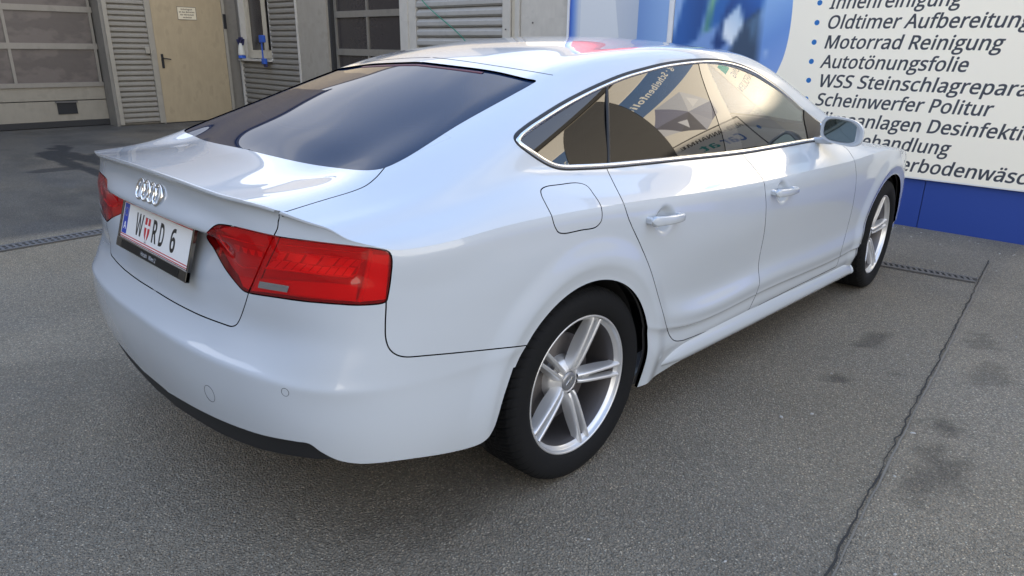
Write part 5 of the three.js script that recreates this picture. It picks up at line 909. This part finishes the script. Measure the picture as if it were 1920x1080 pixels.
{
  const z0 = -3.10, z1 = -1.852, y0 = .405, y1 = 3.2, S = 360, [cv, x] = canvas(Math.round((z1 - z0) * S), Math.round((y1 - y0) * S)); const X = z => (z - z0) * S, Y = y => (y1 - y) * S;
  x.fillStyle = '#c9d0d8'; x.fillRect(0, 0, cv.width, cv.height);
  let g = x.createLinearGradient(0, 0, X(-2.2), 0); [['0', '#2c55b4'], ['.05', '#5f86cc'], ['.14', '#c2cbd6'], ['.5', '#c4cad2'], ['1', '#aeb9c8']].forEach(([k, c]) => g.addColorStop(+k, c)); x.fillStyle = g; x.fillRect(0, 0, cv.width, cv.height);
  x.fillStyle = '#d3d8dc'; x.beginPath(); x.moveTo(X(-2.95), 0); x.lineTo(X(-2.75), 0); x.lineTo(X(-2.35), Y(1.0)); x.lineTo(X(-2.95), Y(1.2)); x.fill();
  g = x.createLinearGradient(X(-2.22), 0, X(-1.85), 0); [['0', '#6d90c6'], ['1', '#8fb0dc']].forEach(([k, c]) => g.addColorStop(+k, c)); x.fillStyle = g; x.fillRect(X(-2.21), 0, cv.width, cv.height);
  // red lettering field high on the panel
  x.fillStyle = '#cf3a44'; x.fillRect(X(-3.0), Y(3.1), X(-2.0) - X(-3.0), Y(2.55) - Y(3.1));
  const s = group(scene, 'picture_banner'); tag(s, 'pale grey and blue picture panel between the grey cladding and the service banner', 'banner');
  add(s, 'backing', bx(4.672, 4.70, y0, y1, z0, z1), M.whiteTrim); add(s, 'print', ...face(cv, z0, z1, y0, y1, 4.669)); add(s, 'side_trim', bx(4.658, 4.70, y0, y1, -3.128, -3.103), M.whiteTrim); add(s, 'side_trim', bx(4.662, 4.70, y0, y1, -1.8505, -1.836), M.whiteTrim);
}
{ // sign further along the wall that the side windows mirror
  const z0 = 1.668, z1 = 3.04, y0 = 1.38, y1 = 4.15, S = 500, [cv, x] = canvas(Math.round((z1 - z0) * S), Math.round((y1 - y0) * S)); const X = z => (z - z0) * S, Y = y => (y1 - y) * S;
  x.fillStyle = '#e6e2d8'; x.fillRect(0, 0, cv.width, cv.height);
  // blue band with lettering
  const band = (t, o) => { const z = lerp(1.72, 3.42, t), y = 3.44 - .20 * Math.pow(t, 1.6) + .10 * t + o; return [X(z), Y(y)]; };
  x.fillStyle = '#1d5f9c'; x.beginPath(); for (let i = 0; i <= 30; i++) x.lineTo(...band(i / 30, .30)); for (let i = 30; i >= 0; i--) x.lineTo(...band(i / 30, -.36)); x.closePath(); x.fill();
  x.strokeStyle = '#f2efe8'; x.lineWidth = .03 * S; x.beginPath(); for (let i = 0; i <= 30; i++) x.lineTo(...band(i / 30, .31)); x.stroke();
  x.fillStyle = '#f4f1ea'; x.font = 'bold ' + Math.round(.20 * S) + 'px sans-serif'; x.textAlign = 'left'; { const word = 'Reinigung · Scheibenfolien', m = x.measureText(word).width, w = 1.36 * S; x.save(); x.translate(X(1.80), Y(3.42)); x.rotate(.115); x.scale(w / m, 1.0); x.fillText(word, 0, 0); x.restore(); }
  // cut crystal
  const facets = [[[2.27, 2.45], [2.52, 2.95], [2.66, 2.52]], [[2.52, 2.95], [2.92, 3.0], [2.66, 2.52]], [[2.92, 3.0], [3.06, 2.62], [2.66, 2.52]], [[2.27, 2.45], [2.66, 2.52], [2.50, 2.14]], [[2.66, 2.52], [3.06, 2.62], [2.90, 2.24]], [[2.66, 2.52], [2.90, 2.24], [2.66, 2.02]], [[2.66, 2.52], [2.66, 2.02], [2.50, 2.14]], [[2.27, 2.45], [2.50, 2.14], [2.34, 2.22]], [[3.06, 2.62], [2.90, 2.24], [3.05, 2.34]], [[2.40, 2.60], [2.52, 2.78], [2.56, 2.55]], [[2.75, 2.40], [2.86, 2.46], [2.80, 2.22]]], cols = ['#d9dde4', '#b9bfcc', '#6a6f90', '#9da3b8', '#3c3f5c', '#2c2f48', '#a9aec0', '#656a88', '#c8ccd6', '#f0f2f6', '#d4d8e4'];
  facets.forEach((f, i) => { x.fillStyle = cols[i]; x.beginPath(); f.forEach(([z, y], k) => k ? x.lineTo(X(z), Y(y)) : x.moveTo(X(z), Y(y))); x.closePath(); x.fill(); });
  // notice with lettering
  x.fillStyle = '#2a211c'; x.fillRect(X(2.13), Y(2.02), .95 * S, .56 * S); x.fillStyle = '#ece6da'; x.fillRect(X(2.155), Y(1.995), .90 * S, .51 * S); x.fillStyle = '#2e2a28'; x.textAlign = 'center'; x.font = 'bold ' + Math.round(.11 * S) + 'px sans-serif'; x.fillText('AUTO - ANNAHME', X(2.60), Y(1.84), .82 * S); x.font = 'italic bold ' + Math.round(.20 * S) + 'px sans-serif'; x.fillStyle = '#1f5fa8'; x.fillText('Car', X(2.46), Y(1.62)); x.fillStyle = '#1f9c94'; x.fillText('at', X(2.76), Y(1.62));
  x.fillStyle = '#1f6db4'; x.beginPath(); x.arc(X(2.0), Y(1.76), .03 * S, 0, 7); x.fill();
  const s = group(scene, 'company_sign'); tag(s, 'tall cream sign with a blue arc and a cut crystal on the workshop wall', 'sign');
  add(s, 'backing', bx(4.68, 4.72, y0, y1, z0, z1), M.whiteTrim); add(s, 'print', ...face(cv, z0, z1, y0, y1, 4.677));
}
// ---- small things by the window and the green cord
{
  M.blueDark = new THREE.MeshStandardMaterial({ color: lin(.018, .018, .075), roughness: .5 }); M.blueBright = new THREE.MeshStandardMaterial({ color: lin(.02, .09, .42), roughness: .5 }); M.bottle = new THREE.MeshStandardMaterial({ color: lin(.60, .58, .50), roughness: .45 });
  const g = group(scene, 'spray_bottle'); g.position.set(4.655, 1.09, -10.86); tag(g, 'white spray bottle with dark blue head on the window ledge', 'bottle');
  const L = (p, s = 20) => new THREE.LatheGeometry(p.map(([r, y]) => new THREE.Vector2(r, y)), s);
  add(g, 'bottle_body', L([[0, .055], [.062, .055], [.064, .07], [.060, .15], [.046, .22], [.030, .255], [.022, .27]]), M.bottle); add(g, 'bottle_base', L([[0, 0], [.064, 0], [.066, .01], [.065, .055], [0, .056]]), M.blueBright);
  add(g, 'spray_head', merge([rbox(.05, .06, .10, 0, .295, -.01, .014, 2), rbox(.035, .05, .13, 0, .345, .01, .012, 2), (() => { const b = rbox(.03, .12, .03, 0, 0, 0, .008, 2); b.rotateX(.5); b.translate(0, .285, .10); return b; })(), (() => { const b = rbox(.03, .11, .03, 0, 0, 0, .008, 2); b.rotateX(-.5); b.translate(0, .285, -.10); return b; })()]), M.blueDark);
  const h = group(scene, 'squeegee'); h.position.set(4.60, 1.02, -9.93); tag(h, 'bright blue squeegee hanging beside the window', 'squeegee');
  add(h, 'squeegee_head', rbox(.06, .12, .14, 0, .41, 0, .012, 2), M.blueBright); add(h, 'squeegee_handle', rbox(.022, .34, .03, 0, .22, -.035, .008, 2), M.blueBright); add(h, 'squeegee_grip', rbox(.055, .10, .12, 0, .04, 0, .014, 2), M.blueBright); add(h, 'squeegee_blade', rbox(.03, .05, .10, .01, -.03, .02, .008, 2), M.blueDark);
  const c = new THREE.TubeGeometry(new THREE.CatmullRomCurve3([[4.60, 3.0, -6.6], [4.61, 2.4, -6.0], [4.62, 1.92, -5.57], [4.62, 1.45, -4.78], [4.62, 1.15, -4.45], [4.63, .6, -4.25], [4.63, .02, -4.2]].map(p => new THREE.Vector3(...p))), 120, .0065, 6);
  tag(add(scene, 'cord', c, new THREE.MeshStandardMaterial({ color: lin(.03, .24, .15), roughness: .5 })), 'thin green cord hanging diagonally before the slatted panel', 'cord');
}
{ // grit and bits of litter swept against the plinth
  const R = rng(21), list = []; for (let k = 0; k < 90; k++) { const near = R() < .6, x = near ? 4.62 - R() * R() * .7 : lerp(-1.2, 4.2, R()), z = near ? lerp(-.2, 2.2, R()) : lerp(1.0, 2.6, R()), s = .003 + .007 * R() * R(); const g = new THREE.IcosahedronGeometry(s, 0); g.scale(1 + R(), .45 + .4 * R(), 1); g.rotateY(R() * 6); g.translate(x, s * .35, z); list.push(g); }
  const o = add(scene, 'grit', merge(list), new THREE.MeshStandardMaterial({ color: lin(.42, .40, .36), roughness: .9 })); tag(o, 'pale grit and crumbs scattered on the asphalt before the blue plinth', 'grit'); o.userData.kind = 'stuff';
}
// ---- buildings behind the photographer: they keep the low sun off the yard
{
  const D = group(scene, 'neighbour_building'); tag(D, 'plain rendered building closing the yard behind the car', 'building');
  add(D, 'wall', ub(-15, -9.5, 0, 4.95, 4.1, 6.6), M.wallRender); add(D, 'wall', ub(-15, -9.5, 0, 5.75, -24, 4.1), M.wallRender); add(D, 'roof', ub(-15.2, -9.45, 4.95, 5.05, 4.15, 6.7), M.roofing); add(D, 'roof', ub(-15.2, -9.45, 5.75, 5.85, -24.2, 4.1), M.roofing);
  for (let k = 0; k < 5; k++) { const z = -18 + k * 4.6, w = group(D, 'window'); add(w, 'frame', ub(-9.52, -9.47, 1.5, 3.0, z - .75, z + .75), M.whiteTrim); add(w, 'pane', bx(-9.48, -9.455, 1.58, 2.92, z - .67, z + .67), M.paneB); }
}
renderer.render(scene, camera);
